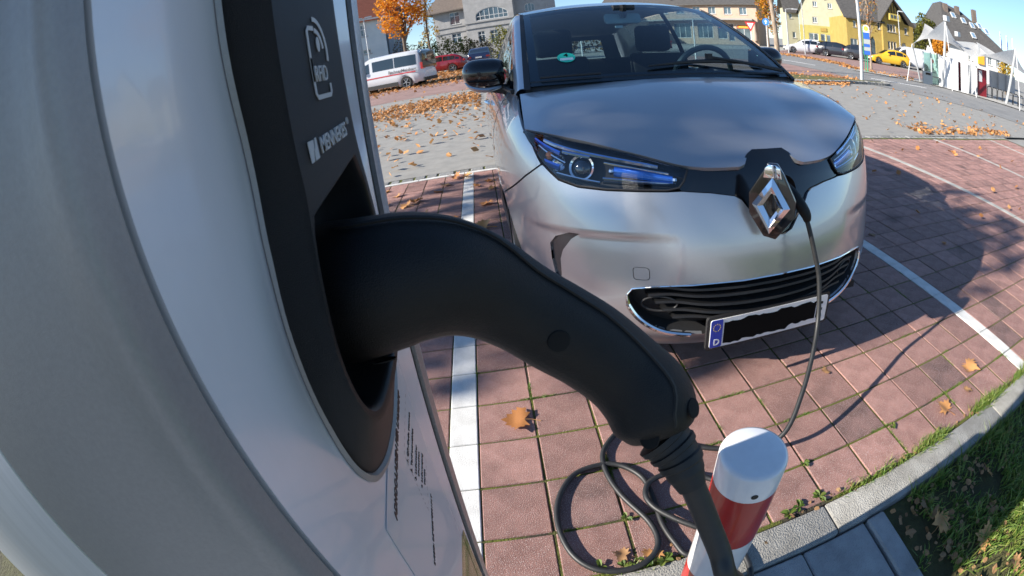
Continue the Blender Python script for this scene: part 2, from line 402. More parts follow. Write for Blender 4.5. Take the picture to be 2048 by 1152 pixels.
def edge_place(q):
    while True:
        x = q.uniform(.25, 4.6); d = noise.noise(Vector((x * 4.3, 7, 3))) + .25 * (x > 1.05) + (.25 if x > 1.5 else 0)
        if q.random() < d * 1.5: return x, -.577 + q.gauss(.008, .012), .55 + .6 * min(1, max(0, d))
blades('kerb_weeds', 5200, edge_place, .015, .05, wid=.0019, seed=9, lean=1.1)
def joint_place(q):
    while True:
        if q.random() < .6: x = q.choice(range(0, 13)) * .2 + q.gauss(0, .003); y = q.uniform(-.57, .5)
        else: y = q.choice((-.4, -.2, 0, .2)) + q.gauss(0, .003); x = q.uniform(0, 2.4)
        if noise.noise(Vector((x * 6, y * 6, 1))) > .32: return x, y, 1
blades('joint_moss', 5200, joint_place, .005, .013, wid=.0016, seed=12, lean=1.2)
def weed(x, y, s, seed):
    q = random.Random(seed); g = G()
    for k in range(7):
        a = q.uniform(0, 6.28); L_ = s * q.uniform(.6, 1); ca, sa = math.cos(a), math.sin(a); z = .004
        pts = [(0, 0, 0), (.35, .22, .35), (.75, .26, .4), (1, 0, .25), (.75, -.26, .38), (.35, -.22, .33)]
        g.add([(x + (u * ca - v * sa) * L_, y + (u * sa + v * ca) * L_, z + w * L_) for u, v, w in pts], [(0, 1, 2, 3), (0, 3, 4, 5)])
    return g
M_WEED = leafmat('weed_leaves', [(.06, .12, .015), (.13, .2, .03), (.2, .24, .05)], .3)
gw = G()
for i, (x, y, s) in enumerate(((.405, -.40, .022), (.50, -.44, .018), (.42, -.555, .03), (.36, -.56, .026), (.62, -.30, .02), (1.0, -.40, .024), (.98, -.545, .03), (.86, -.56, .034), (.9, -.55, .028), (1.42, -.42, .022), (.3, -.55, .03), (.47, -.57, .03))):
    w = weed(x, y, s, i); gw.add(w.v, w.f)
tag(gw.build('ground_weeds', M_WEED), kind='stuff')

# the rest of the square: islands, verge, road, pavements
def isl(pts): return [tuple(bearing(a, d).xy) for a, d in pts]
sheet('street', isl([(24, 33), (30, 29), (36, 27.5), (42.6, 22.5), (44.8, 20.8), (48, 18.7), (52, 18.2), (62, 17.8), (74, 17.2), (80, 20), (75, 26), (67, 26.8), (61, 26.6), (54.6, 27.2), (48, 27.5), (45, 28.2), (41, 36), (37.5, 41), (33, 47), (24, 55)]), M_ROAD, .012, 2.0)
sheet('red_parking_strip', isl([(18, 22), (27, 20.5), (36, 18.6), (44.66, 19.0), (44.5, 20.6), (42.5, 22.3), (36, 27.0), (24, 32)]), M_REDPAVE, .016, 1.5)
sheet('grass_verge', isl([(33, 15.9), (38.6, 15.9), (44.8, 17.9), (49.4, 19.4), (48.8, 20.2), (44.85, 19.1), (37.5, 18.2), (33, 18.6)]), M_VERGE, .07, 1.0)
g = G(); rt2 = random.Random(8)
kpts = [bearing(a, d) for a, d in [(28, 15.6), (33, 15.8), (38.6, 15.8), (42, 16.7), (44.8, 17.8), (47.5, 18.75), (49.3, 19.3), (49.7, 19.8), (48.9, 20.3)]]
kp = spline([tuple(p) for p in kpts], 40)
vk = tag(G().build('verge_kerb', M_GRAN), kind='structure')
for i in range(len(kp) - 1):
    a, b = Vector(kp[i]), Vector(kp[i + 1]); d = (b - a); l = d.length; M = Matrix.Translation((a + b) / 2) @ Matrix.Rotation(math.atan2(d.y, d.x), 4, 'Z')
    g = G(); g.box(-l / 2 + .01, l / 2 - .01, -.08, .08, -.1, .11 + rt2.uniform(-.01, .01), M); g.build('kerb_stone', M_GRAN, vk, smooth=0, bevel=.015, seg=1)
sheet('far_footway', isl([(45, 26.6), (54.6, 26.1), (60.9, 25.3), (67.4, 25.2), (75, 25), (75, 31), (67, 31), (61, 29.5), (54, 29), (47, 29.5)]), M_WALK, .05, 1.5)
sheet('far_parking_strip', isl([(36.5, 41.3), (41, 36.3), (45, 30), (50, 29.2), (54, 29.2), (55, 40), (48, 46), (42, 52), (36, 58)]), M_REDPAVE, .02, 2)
for k, pts in enumerate([[(36.5, 30.5), (40.5, 27.3), (40.6, 27.6), (36.6, 30.9)], [(47.5, 22.0), (54.6, 22.4), (54.6, 22.75), (47.5, 22.3)]]): sheet('lane_marking', isl(pts), M_PAINT, .02, 1)
sheet('van_parking_strip', [(-12, 16.5), (.6, 16.5), (1.2, 25), (-12, 25.5)], M_REDPAVE, .006, 2)
sheet('far_street', [(-30, 46), (30, 40), (40, 48), (30, 56), (-30, 60)], M_WALK, .02, 3)
# ------------------------------------------------------------------ the silver electric car
M_PAINTC = mat('silver_metallic_paint', (.45, .465, .49), (.49, .505, .53), 900, .32, metal=.70, coat=1.0)
M_BLACKG = mat('black_gloss_plastic', (.006, .006, .007), rough=.12, coat=.6)
M_BLACKM = mat('black_matt_plastic', (.014, .014, .015), (.02, .02, .021), 300, .55, bump=.15, bscale=500)
M_RUBBER = mat('black_rubber', (.012, .012, .012), rough=.6)
M_CHROME = mat('chrome', (.82, .82, .83), rough=.06, metal=1.0)
M_DARKCH = mat('smoked_chrome', (.10, .105, .11), rough=.1, metal=1.0)
M_GLASS = glassmat('windscreen_glass', (.44, .60, .66), 1.5)
M_GLASSD = glassmat('side_glass', (.62, .72, .72), 1.5)
M_LENS = glassmat('clear_lens', (.88, .92, .95), 1.36)
M_BLUEL = mat('blue_tinted_reflector', (.04, .22, .85), rough=.10, metal=.6, coat=1.0)
M_BOWLC = mat('dark_chrome_bowl', (.035, .042, .055), rough=.14, metal=.85)
M_SKYCH = mat('sky_reflection_chrome', (.36, .52, .80), rough=.08, metal=1.0)  # reflection of the sky put into the chrome as blue
M_AMBER = mat('amber_bulb', (.75, .20, .03), rough=.2, coat=.6)
M_DARKIN = mat('dark_interior', (.012, .012, .013), rough=.7)
M_SEAT = mat('seat_fabric', (.014, .014, .015), (.022, .022, .024), 60, .9)
M_CREAM = mat('pale_headlining', (.42, .41, .38), rough=.85)
M_DASH = mat('dashboard', (.045, .052, .055), (.06, .066, .07), 200, .6)
M_PLATE = mat('plate_white', (.78, .78, .76), rough=.35, coat=.3)
M_EUBLUE = mat('plate_blue', (.012, .05, .42), rough=.35, coat=.3)
M_INK = mat('black_print', (.004, .004, .004), rough=.8, spec=.1)
M_REDL = mat('red_lamp', (.35, .01, .01), rough=.15, coat=.8)
M_YELLOW = mat('yellow_print', (.8, .6, .05), rough=.5)
M_TYRE = mat('tyre', (.018, .018, .018), rough=.8)
M_ALLOY = mat('alloy', (.45, .45, .46), rough=.3, metal=.9)

CX0 = 1.07
car = thing('electric_car', 'silver metallic electric hatchback in the brick bay with a charging cable plugged into its nose', 'car', (CX0, 0, .002))
BP = np.array([(0, 0), (.15, .008), (.3, .035), (.42, .075), (.53, .13), (.63, .205), (.71, .295), (.77, .40), (.815, .53), (.845, .70), (.86, .9), (.865, 1.15), (.865, 1.6), (.862, 2.2), (.858, 2.8), (.86, 3.2), (.845, 3.55), (.79, 3.85), (.68, 4.0), (.4, 4.06), (0, 4.08)])
FZ = np.array([.15, .20, .26, .35, .443, .52, .567, .62, .69, .77, .83, .87, .92, 1.0]); FY = np.array([.14, .09, .055, .042, .048, .055, .066, .082, .107, .138, .168, .195, .235, .31])
GZ = np.array([.15, .25, .35, .5, .65, .75, .82, .88, .94, .99, 1.03]); GX = np.array([.06, .03, .015, 0, 0, .006, .02, .042, .078, .125, .17])
def smi(x, xs, ys):
    x = np.asarray(x, float); return sum(np.interp(x + k * .012, xs, ys) for k in (-2, -1, 0, 1, 2)) / 5
def sst(a, b, x): t = np.clip((x - a) / (b - a), 0, 1); return t * t * (3 - 2 * t)
def S(t, z):
    """front and flank surface of the body: t runs along the plan outline (0 = nose), z is height"""
    t = np.asarray(t, float); z = np.asarray(z, float); s = np.where(t < 0, -1., 1.); a = np.abs(t)
    b = cr(BP, a); wf = 1 - sst(3.5, 9.5, a); wg = sst(2.5, 9, a)
    # crisp swage under the headlights that fades to the middle and to the flank
    sw = sst(2.2, 3.6, a) * (1 - sst(6.0, 8.5, a)) * .008
    y = b[..., 1] + smi(z, FZ, FY) * wf + sw * (sst(.60, .575, z) if False else (1 - sst(.572, .594, z)) * sst(.40, .52, z))
    x = b[..., 0] - smi(z, GZ, GX) * wg
    return np.stack([s * x, y, z + 0 * x], -1)
HE = np.array([(0, .128, .785), (.15, .142, .785), (.302, .186, .791), (.446, .258, .828), (.574, .344, .862), (.69, .438, .889), (.757, .535, .899)])
def HOOD(u, v):
    u = np.asarray(u, float); v = np.asarray(v, float); a = np.abs(u); s = np.where(u < 0, -1., 1.)
    e = cr(HE, a * 6) * np.stack([s, 0 * s + 1, 0 * s + 1], -1)
    r = np.stack([u * .727, .80 + .108 * a ** 2.2, 1.022 - .028 * a ** 2], -1)
    p = e * (1 - v[..., None]) + r * v[..., None]
    p[..., 2] += (4 * v * (1 - v)) * (.034 * (1 - a ** 3) + .008) + .006 * np.exp(-((a - .62) / .12) ** 2) * (4 * v * (1 - v))
    return p
def WIND(u, v):
    u = np.asarray(u, float); v = np.asarray(v, float); a = np.abs(u)
    b = np.stack([u * .675, .835 + .105 * a ** 2.2, 1.018 + .002 * a], -1)
    t = np.stack([u * .575, 1.655 + .115 * a ** 2.2, 1.432 - .016 * a ** 2], -1)
    p = b * (1 - v[..., None]) + t * v[..., None]
    p[..., 2] += 4 * v * (1 - v) * .028; return p
def trimmed(name, fun, outer, holes=(), step=.03, sc=(.1, 1), flange=.012, off=0.0, m=M_PAINTC, parent=car, flip=False):
    """a pressed panel: the part of surface fun inside a polygon, with a turned-in edge"""
    S2 = lambda P: [(p[0] * sc[0], p[1] * sc[1]) for p in P]
    O = resample(S2(outer), step); H = [resample(S2(h), step * .7) for h in holes]
    vs, fs = tri_fill(O, H, step)
    A = np.array(vs); u = A[:, 0] / sc[0]; v = A[:, 1] / sc[1]; e = 1e-3
    P = fun(u, v); du = (fun(u + e * 5, v) - fun(u - e * 5, v)); dv = (fun(u, v + e) - fun(u, v - e)); Nn = np.cross(du, dv)
    Nn /= np.linalg.norm(Nn, axis=1)[:, None] + 1e-12
    if flip: Nn = -Nn
    P = P + Nn * off
    V = [tuple(p) for p in P]; NN = [tuple(n) for n in Nn]; F = []
    for f in fs:
        a, b, c = (P[i] for i in f[:3]); k = np.cross(b - a, c - a) @ Nn[f[0]]
        F.append(tuple(f) if k > 0 else tuple(f[::-1]))
    if flange:
        cnt = {}
        for f in F:
            for i in range(len(f)): cnt[(f[i], f[(i + 1) % len(f)])] = 1
        bd = [e_ for e_ in cnt if (e_[1], e_[0]) not in cnt]; idx = {}
        for a, b in bd:
            for q in (a, b):
                if q not in idx:
                    idx[q] = len(V); V.append(tuple(P[q])); NN.append(None); V.append(tuple(P[q] - Nn[q] * flange)); NN.append(None)
            F.append((b, a, idx[a], idx[b])); F[-1] = (idx[b], idx[a], idx[a] + 1, idx[b] + 1)
    me = bpy.data.meshes.new(name); me.from_pydata(V, [], F); me.materials.append(m)
    me.polygons.foreach_set('use_smooth', [True] * len(me.polygons))
    vn = np.zeros((len(V), 3), np.float32); me.vertex_normals.foreach_get('vector', vn.ravel()) if False else None
    base = [tuple(x.vector) for x in me.vertex_normals]
    me.normals_split_custom_set_from_vertices([n if n is not None else base[i] for i, n in enumerate(NN)])
    o = bpy.data.objects.new(name, me); COL.objects.link(o); o.parent = parent; return o
mir = lambda P: [(-a, b) for a, b in P][::-1]
LOWL = [(-7.775, .889), (-6.92, .847), (-6.33, .795), (-5.68, .75), (-5.015, .731), (-4.17, .724), (-3.4, .723), (-2.6, .723), (-2.3, .73), (-2.156, .749), (-2.03, .782)]
UPL = [(-2.62, .803), (-3.24, .822), (-4.5, .856), (-6.32, .886), (-7.67, .893)]
BANDL = [(-2.24, .7215), (-1.594, .714), (-1.093, .702), (-.94, .690), (-.82, .666), (-.60, .634), (-.325, .586), (-.12, .574)]
ARCHY, ARCHZ, ARCHR = .88, .30, .315
def t_of_y(y): return float(np.interp(y, BP[:18, 1], range(18)))
def arch(a0, a1, n, yc=ARCHY, rr=ARCHR): return [(t_of_y(yc - rr * math.cos(R(a0 + (a1 - a0) * i / (n - 1)))), ARCHZ + rr * math.sin(R(a0 + (a1 - a0) * i / (n - 1)))) for i in range(n)]
# --- front bumper
topL = [(-6.42, .787), (-6.33, .789), (-5.68, .744), (-5.015, .725), (-4.17, .718), (-3.4, .717), (-2.6, .717)] + [(a, b - .003) for a, b in BANDL]
ar = arch(0, 70, 9)
side = [(7.25, .742), (9.3, .612)] + [(t, z) for t, z in ar[::-1]] + [(8.12, .19), (6.5, .165), (4.5, .155), (2, .15)]
bump_outer = topL + mir(topL) + side + mir(side)
GR_T = [(-3.90, .393), (-3.76, .414), (-3.16, .425), (-2.14, .431), (-1, .434), (0, .436)]
GR_B = [(-1.75, .226), (-2.02, .231), (-2.8, .251), (-3.288, .281), (-3.635, .315), (-3.85, .355)]
grille = GR_T + mir(GR_T)[1:] + mir(GR_B) + [(0, .21)] + GR_B
FOG = [(-6.3, .528), (-6.03, .557), (-5.476, .579), (-5.124, .579), (-5.44, .557), (-5.78, .515), (-5.93, .48), (-6.0, .42), (-6.12, .395), (-6.28, .42), (-6.325, .468)]
TOW = [(-3.48 + x / .1, .467 + y) for x, y in rrect(.045, .042, .011)]
TOWI = [(-3.48 + x / .1, .467 + y) for x, y in rrect(.0415, .0385, .0095)]
bumper = trimmed('front_bumper', S, bump_outer, [grille, FOG, mir(FOG), TOW], .022)
trimmed('tow_eye_cover', S, TOWI, [], .02, parent=bumper, off=-.0006)
# --- bonnet with the notch above the badge
def v0(u):
    a = abs(u) * .727; return float(np.interp(a, [0, .05, .062, .088, .108, .16], [.092, .092, .086, .02, .004, 0]))
ho = [(u, v0(u)) for u in np.concatenate([np.linspace(-1, -.2, 17), np.linspace(-.16, .16, 27), np.linspace(.2, 1, 17)])]
ho = [(a * 1.0, b) for a, b in ho] + [(1, v) for v in np.linspace(.1, 1, 10)] + [(u, 1) for u in np.linspace(.9, -1, 20)] + [(-1, v) for v in np.linspace(.9, .1, 9)]
trimmed('bonnet', HOOD, ho, [], .03, sc=(.727, .8), flange=.014)
# --- fenders
def fender(sgn):
    P = [(6.44, .793), (6.96, .847), (7.80, .892), (8.45, .924), (9.25, .957), (10.05, .985), (10.8, .992), (11.3, .985), (11.35, .24), (11.2, .20)]
    P += arch(180, 71, 14) + [(9.33, .618), (7.28, .748)]
    if sgn < 0: P = mir(P)
    trimmed('front_wing', S, P, [], .028)
    # doors, sill, rear quarter
    for nm, P in (('front_door', [(11.4, .985), (12.3, .99), (13.25, 1.0), (13.3, .28), (11.42, .25)]), ('rear_door', [(13.3, 1.0), (14.3, 1.01), (14.9, 1.0), (14.95, .62), (14.75, .42), (14.4, .28), (13.33, .28)])):
        d = trimmed(nm, S, P if sgn > 0 else mir(P), [], .05)
        if nm == 'front_door':
            g = G(); a = S(sgn * 12.95, .86); b = S(sgn * 13.2, .865); pts = [a + np.array([sgn * .012, 0, 0]), (a + b) / 2 + np.array([sgn * .035, 0, 0.004]), b + np.array([sgn * .012, 0, 0])]
            g.tube(spline(pts, 8), .011, 8); g.build('door_handle', M_CHROME, d)
    P = [(11.45, .245), (13, .27), (14.35, .27), (14.3, .17), (11.3, .16), (11.3, .24)]; trimmed('sill', S, P if sgn > 0 else mir(P), [], .05, m=M_BLACKM)
    ra = [(15.15 + .32 / .35 * -math.cos(R(a)) * .95 + .15, .30 + .32 * math.sin(R(a))) for a in np.linspace(12, 168, 10)]
    P = [(14.95, 1.0), (16, 1.0), (17, .98), (20, .95), (20, .25), (16.5, .25)] + ra[::-1] + [(14.5, .36), (14.8, .42), (15.0, .62)]
    trimmed('rear_quarter', S, P if sgn > 0 else mir(P), [], .05)
for sgn in (-1, 1): fender(sgn)
# --- dark shell behind the panels so that the gaps are dark
g = G(); tt = np.linspace(-20, 20, 121); zz = np.linspace(.17, .975, 16)
zmx = np.interp(abs(tt), [0, 2, 4.5, 7.7, 10, 20], [.74, .74, .80, .85, .955, .975]); zz = .17 + (zmx[None, :] - .17) * np.linspace(0, 1, 16)[:, None]; P = S(tt[None, :] + 0 * zz, zz); e = np.array([.94, 1, 1]); P = P * e; P[..., 1] += .055 * (1 - 2 * (P[..., 1] > 2)); 
for sgn in (1,): pass
inr = []
for k in range(len(tt)):
    y = P[:, k, 1]; dd = ((abs(y - ARCHY) < .36) | (abs(y - 3.44) < .36)) & (P[:, k, 2] < .66) & (abs(P[:, k, 0]) > .5); P[dd, k, 0] *= .68
g.grid(P)
u = np.linspace(-.97, .97, 25); v = np.linspace(.10, 1, 12); H2 = HOOD(u[None, :] + 0 * v[:, None], v[:, None] + 0 * u[None, :]); H2[..., 2] -= .03; g.grid(H2)
g.box(-.62, .62, .25, 3.9, .17, .20)
g.build('inner_body', M_DARKIN, car, smooth=0)
# --- black panel between the lamps
bt = [(-.42, .835), (-.60, .82), (-.74, .796), (-.86, .784), (-1.98, .783)]
band = trimmed('grille_panel', S, [(-2.02, .784), (-2.15, .748), (-2.29, .7265)] + BANDL + mir(BANDL) + [(2.29, .7265), (2.15, .748), (2.02, .784)] + mir(bt) + bt, [], .025, m=M_BLACKG, off=-.010)
# --- headlights
def headlight(sgn):
    P = LOWL + UPL; P = P if sgn < 0 else mir(P)
    c = np.mean(np.array(P), 0)
    hl = trimmed('headlight', S, P, [], .02, m=M_LENS, flange=.02, off=-.001)
    Q = [tuple(np.array(p)) for p in P]
    # dark bowl behind the lens
    trimmed('lamp_housing', S, Q, [], .03, m=M_BOWLC, parent=hl, off=-.075, flange=-.07)
    def at(t, z, d): 
        t *= -sgn; p = S(t, z); e = 1e-2; n = np.cross(S(t + e, z) - S(t - e, z), S(t, z + e) - S(t, z - e)); n = n / np.linalg.norm(n); return Vector(p + n * d), Vector(n)
    # seal along the lower edge
    g = G(); g.tube([at(-t if False else t, z, -.002)[0] for t, z in [(-a * -1, b) for a, b in LOWL]], .0035, 6); g.build('lamp_seal', M_BLACKM, hl)
    # projector with chrome ring
    p, n = at(-4.95, .79, -.045); q = n.to_track_quat('Z', 'Y').to_matrix().to_4x4(); M = Matrix.Translation(p) @ q
    g = G(); g.lathe([(.040, -.02), (.045, .004), (.043, .010), (.036, .007), (.034, -.004)], 28, M); g.build('projector_ring', M_CHROME, hl)
    g = G(); g.lathe([(.034, -.003), (.030, .006), (.022, .013), (.011, .017), (.0001, .018)], 24, M); g.build('projector_lens', M_DARKCH, hl)
    # blue tinted light bar towards the badge
    a = [at(t, z, -.028)[0] for t, z in ((-3.95, .779), (-3.4, .772), (-2.85, .762), (-2.42, .755))]
    g = G(); g.tube(spline([tuple(x) for x in a], 14), [.013 + .004 * (1 - i / 13) for i in range(14)], 10, squash=.5); g.build('light_bar', M_BLUEL, hl)
    for t, z in ((-4.02, .779), (-2.36, .754)):
        p, n = at(t, z, -.022); g = G(); g.lathe([(.0, .012), (.008, .008), (.011, 0), (.008, -.008), (0, -.012)], 10, Matrix.Translation(p)); g.build('light_bar_end', M_CHROME, hl)
    # outer blue reflector blades, amber bulb; upper blade colours in a sky reflection
    for (t0_, z0_, t1_, z1_, w, mm, nm) in ((-7.2, .872, -5.7, .832, .009, M_BLUEL, 'reflector_blade'), (-6.9, .852, -5.5, .80, .006, M_CHROME, 'chrome_blade'), (-6.5, .80, -5.75, .785, .012, M_BLUEL, 'reflector_blade'), (-5.9, .765, -4.4, .742, .006, M_CHROME, 'chrome_blade'), (-4.3, .745, -2.5, .738, .005, M_DARKCH, 'trim_blade'), (-6.6, .872, -2.75, .793, .0075, M_SKYCH, 'sky_reflection_blade'), (-5.6, .838, -4.6, .822, .006, M_SKYCH, 'chrome_blade'), (-4.2, .805, -2.5, .772, .004, M_CHROME, 'chrome_blade'), (-4.3, .757, -2.35, .742, .004, M_SKYCH, 'chrome_blade')):
        a = [at(t0_ + (t1_ - t0_) * k / 6, z0_ + (z1_ - z0_) * k / 6, -.026)[0] for k in range(7)]; g = G(); g.tube(a, w, 6, squash=.5); g.build(nm, mm, hl)
    p, n = at(-6.25, .825, -.03); g = G(); g.lathe([(0, .014), (.010, .010), (.014, 0), (.010, -.012), (0, -.014)], 12, Matrix.Translation(p)); g.build('indicator_bulb', M_AMBER, hl)
    p, n = at(-5.85, .80, -.045); q = n.to_track_quat('Z', 'Y').to_matrix().to_4x4(); g = G(); g.lathe([(.002, -.02), (.016, -.012), (.026, .004), (.027, .006)], 18, Matrix.Translation(p) @ q); fixnormals(g.build('reflector_bowl', M_CHROME, hl))
for sgn in (-1, 1): headlight(sgn)
# --- lower grille
lg = trimmed('lower_grille', S, grille, [], .03, m=M_BLACKM, off=-.05, flange=-.05)
for z0_, z1_, t1 in ((.412, .410, 3.5), (.388, .385, 3.3), (.364, .348, 3.1), (.336, .312, 2.9), (.306, .285, 2.6)):
    g = G(); P = []
    for t in np.linspace(-t1, t1, 41):
        w = math.exp(-((abs(t) - t1 + .6) / .55) ** 2); z = z0_ + (z1_ - z0_) * math.cos(t / t1 * 1.57) + .005 * w
        p = S(t, z) + np.array([0, .018 + .012 * w, 0]); P.append([p + np.array([0, -.010, .004]), p + np.array([0, -.012, -.004]), p + np.array([0, .03, -.006]), p + np.array([0, .03, .004])])
    g.grid(np.array(P), closev=True); fixnormals(g.build('grille_slat', M_BLACKM, lg))
for sgn in (-1, 1):
    # sculpted pocket with a lit rim at each end
    for rr in (.8,):
        g = G(); pts = [S(sgn * (2.95 + .62 * rr * math.cos(a)), .352 + .034 * rr * math.sin(a)) + np.array([0, .026, 0]) for a in np.linspace(0, 2 * math.pi, 21)]; g.tube(pts, .004, 6, caps=False); g.build('pocket_rim', M_BLACKM, lg)
    P = [(-3.915, .393), (-3.90, .370)] + [(-3.86, .352), (-3.63, .312), (-3.288, .278), (-2.8, .248), (-2.05, .229)]
    g = G(); path = [S(-t * sgn * -1 if False else (t if sgn < 0 else -t), z) + np.array([0, -.004, 0]) for t, z in cr(np.array(P), np.linspace(0, len(P) - 1, 26))]
    g.tube(path, [.0045 + .0045 * min(1, i / 8) for i in range(26)], 8, squash=.8); g.build('chrome_trim', M_CHROME, lg)
P = [(-3.9, .396)] + [(a, b + .002) for a, b in GR_T]; P = P + mir(P)
g = G(); g.tube([S(t, z) + np.array([0, -.002, 0]) for t, z in P], .0028, 6); g.build('chrome_trim', M_CHROME, lg)
# --- daytime lamp slits in the corner recesses
for sgn in (-1, 1):
    P = FOG if sgn < 0 else mir(FOG)
    fg = trimmed('corner_lamp', S, P, [], .02, m=mat('recess_plastic', (.055, .056, .06), rough=.22, coat=.6), off=-.008, flange=-.008)
# --- number plate
pl = thing('x', None, None); bpy.data.objects.remove(pl)
Mp = Matrix.Translation((0, .05, .254)) @ Matrix.Rotation(R(-2), 4, 'X') @ Matrix.Rotation(R(90), 4, 'X')
g = G(); g.prism(rrect(.545, .128, .012), .012, Mp, -.012); plate = g.build('number_plate', M_BLACKM, car, smooth=30)
g = G(); g.prism(rrect(.52, .108, .008), .003, Mp, .0); g.build('plate_face', M_PLATE, plate, smooth=30)
g = G(); g.prism(rrect(.045, .106, .006, cx=-.236), .001, Mp, .003); g.build('euro_band', M_EUBLUE, plate, smooth=30)
g = G()
for k in range(12):
    a = 2 * math.pi * k / 12; cx, cy = -.236 + .0135 * math.cos(a), .024 + .0135 * math.sin(a)
    g.prism([(cx + (.0024 if i % 2 == 0 else .001) * math.sin(math.pi * i / 5), cy + (.0024 if i % 2 == 0 else .001) * math.cos(math.pi * i / 5)) for i in range(10)][::-1], .0004, Mp, .004)
g.build('euro_stars', M_YELLOW, plate, smooth=0)
text_mesh('D', .034, M_PLATE, Mp @ Matrix.Translation((-.2465, -.044, .0042)), 'country_letter', plate, bold=.0006)
text_mesh('E', .092, M_INK, Mp @ Matrix.Translation((.203, -.033, .0034)), 'plate_letter', plate, bold=.001, stretch=.8)
q = random.Random(4); n = 26; up = [(-.208 + .41 * i / n, .040 + q.uniform(-.004, .007) - .004 * (i / n)) for i in range(n + 1)]; dn = [(-.208 + .41 * i / n, -.043 + q.uniform(-.006, .004) + .012 * (i > 17)) for i in range(n + 1)]
g = G(); g.prism(dn + up[::-1], .0012, Mp, .0032); g.build('blackout_patch', M_INK, plate, smooth=0)  # black patch added over the blanked-out registration, not real tape
# --- badge: the charging flap stands open, hinged on the left
hx, hy = -.137, .062; ang = math.atan2(-.09, .097)
MF = Matrix.Translation((hx, hy, .694)) @ Matrix.Rotation(ang, 4, 'Z') @ Matrix.Rotation(R(90), 4, 'X')     # local x along the flap, y up, z outwards
flap = G(); capo = [(.066 + x, y) for x, y in ((-.076, .03), (-.072, -.035), (-.020, -.103), (.022, -.108), (.078, -.03), (.078, .02), (.034, .10), (.012, .128), (-.018, .128), (-.034, .10))]
flap.prism(capo, .022, MF, -.026); fl = flap.build('charging_flap', M_BLACKG, car, smooth=30, bevel=.004)
g = G(); hw, hh = .062, .089; ow = [(0, hh), (hw, 0), (0, -hh), (-hw, 0)]; iw = [(0, hh * .46), (hw * .40, 0), (0, -hh * .46), (-hw * .40, 0)]; mw = [(0, hh * .73), (hw * .70, 0), (0, -hh * .73), (-hw * .70, 0)]
def ring(P, z, dx=.066): return [tuple(MF @ Vector((x + dx, y, z))) for x, y in P]
rows = [ring(ow, -.006), ring(ow, .004), ring(mw, .020), ring(iw, .006), ring(iw, -.004)]
g.grid(np.array(rows), closev=True); fixnormals(g.build('diamond_badge', M_CHROME, fl, smooth=12))
g = G(); g.prism([(x + .066, y) for x, y in ((-.03, .085), (.03, .085), (.022, .118), (.008, .126), (-.014, .126), (-.026, .114))], .006, MF, -.004); g.build('badge_crown', M_CHROME, fl, smooth=30, bevel=.002)
# socket hollow behind the flap
g = G(); g.lathe([(.062, 0), (.058, -.012), (.05, -.045), (.0001, -.047)], 24, Matrix.Translation((.01, .098, .70)) @ Matrix.Rotation(R(90), 4, 'X')); fixnormals(g.build('charging_socket', M_BLACKM, car))
# --- windscreen
wsP = [(u, 0) for u in np.linspace(-1, 1, 21)] + [(1, v) for v in np.linspace(.1, 1, 10)] + [(u, 1) for u in np.linspace(.9, -1, 20)] + [(-1, v) for v in np.linspace(.9, .1, 9)]
ws = trimmed('windscreen', WIND, wsP, [], .06, sc=(.7, .95), m=M_GLASS, flange=.004)
def strip(name, a, b, m, off=0.002, parent=ws, nv=24):
    g = G(); P = []
    for i in range(nv):
        k = i / (nv - 1); (u0, vv0), (u1, vv1) = a(k), b(k); row = []
        for j in range(4):
            s_ = j / 3; uu, vv = u0 + (u1 - u0) * s_, vv0 + (vv1 - vv0) * s_; p = WIND(uu, vv); e = 1e-3
            n_ = np.cross(WIND(uu + e, vv) - WIND(uu - e, vv), WIND(uu, vv + e) - WIND(uu, vv - e)); n_ = n_ / np.linalg.norm(n_); row.append(p + n_ * off)
        P.append(row)
    g.grid(np.array(P)); return g.build(name, m, parent, smooth=60)
strip('black_border', lambda k: (-1 + 2 * k, 0), lambda k: (-1 + 2 * k, .06), M_BLACKG, -.003)
strip('black_border', lambda k: (-1 + 2 * k, .955), lambda k: (-1 + 2 * k, 1.0), M_BLACKG, -.003)
for sgn in (-1, 1):
    strip('black_border', lambda k: (sgn * .94, k), lambda k: (sgn * 1.0, k), M_BLACKG, -.003)
    strip('pillar_trim', lambda k: (sgn * (1.0), -.03 + 1.03 * k), lambda k: (sgn * (1.04 - .008 * k), -.03 + 1.03 * k), M_BLACKM, .005)
# scuttle panel below the glass
g = G(); P = []
for u_ in np.linspace(-1, 1, 31):
    a = HOOD(u_, 1.0) + np.array([0, .006, -.018]); b = WIND(u_, .03) + np.array([0, 0, .004]); P.append([a, (a + b) / 2 + np.array([0, .01, -.012]), b])
g.grid(np.array(P)); fixnormals(g.build('scuttle', M_BLACKM, car))
# --- A pillars, roof, side glass, rear
RT = np.array([(.575, 1.77, 1.416), (.585, 2.05, 1.452), (.58, 2.5, 1.462), (.565, 3.0, 1.44), (.545, 3.45, 1.39), (.52, 3.75, 1.32)])     # roof edge
BT = np.array([(.735, .94, 1.00), (.755, 1.3, 1.0), (.765, 1.8, 1.0), (.765, 2.4, 1.01), (.755, 3.0, 1.02), (.735, 3.5, 1.02), (.68, 3.9, 1.0)])     # belt line
WT = [WIND(s_, 1.0) for s_ in (0, 1)]
g = G(); P = []
for k in range(25):
    tt_ = 5 * k / 24; e = cr(RT, tt_); row = []
    fy = 1.655 + (e[1] - 1.77) * (3.86 - 1.655) / (3.75 - 1.77)
    for u_ in np.linspace(-1, 1, 19):
        a = abs(u_); y = fy + (e[1] - fy) * a ** 2.2; z = e[2] + (.016 + .014 * math.sin(math.pi * min(1, k / 16))) * (1 - a ** 2.4); row.append((u_ * e[0], y, z))
    P.append(row)
g.grid(np.array(P)); roof = g.build('roof', M_PAINTC, car, smooth=60)
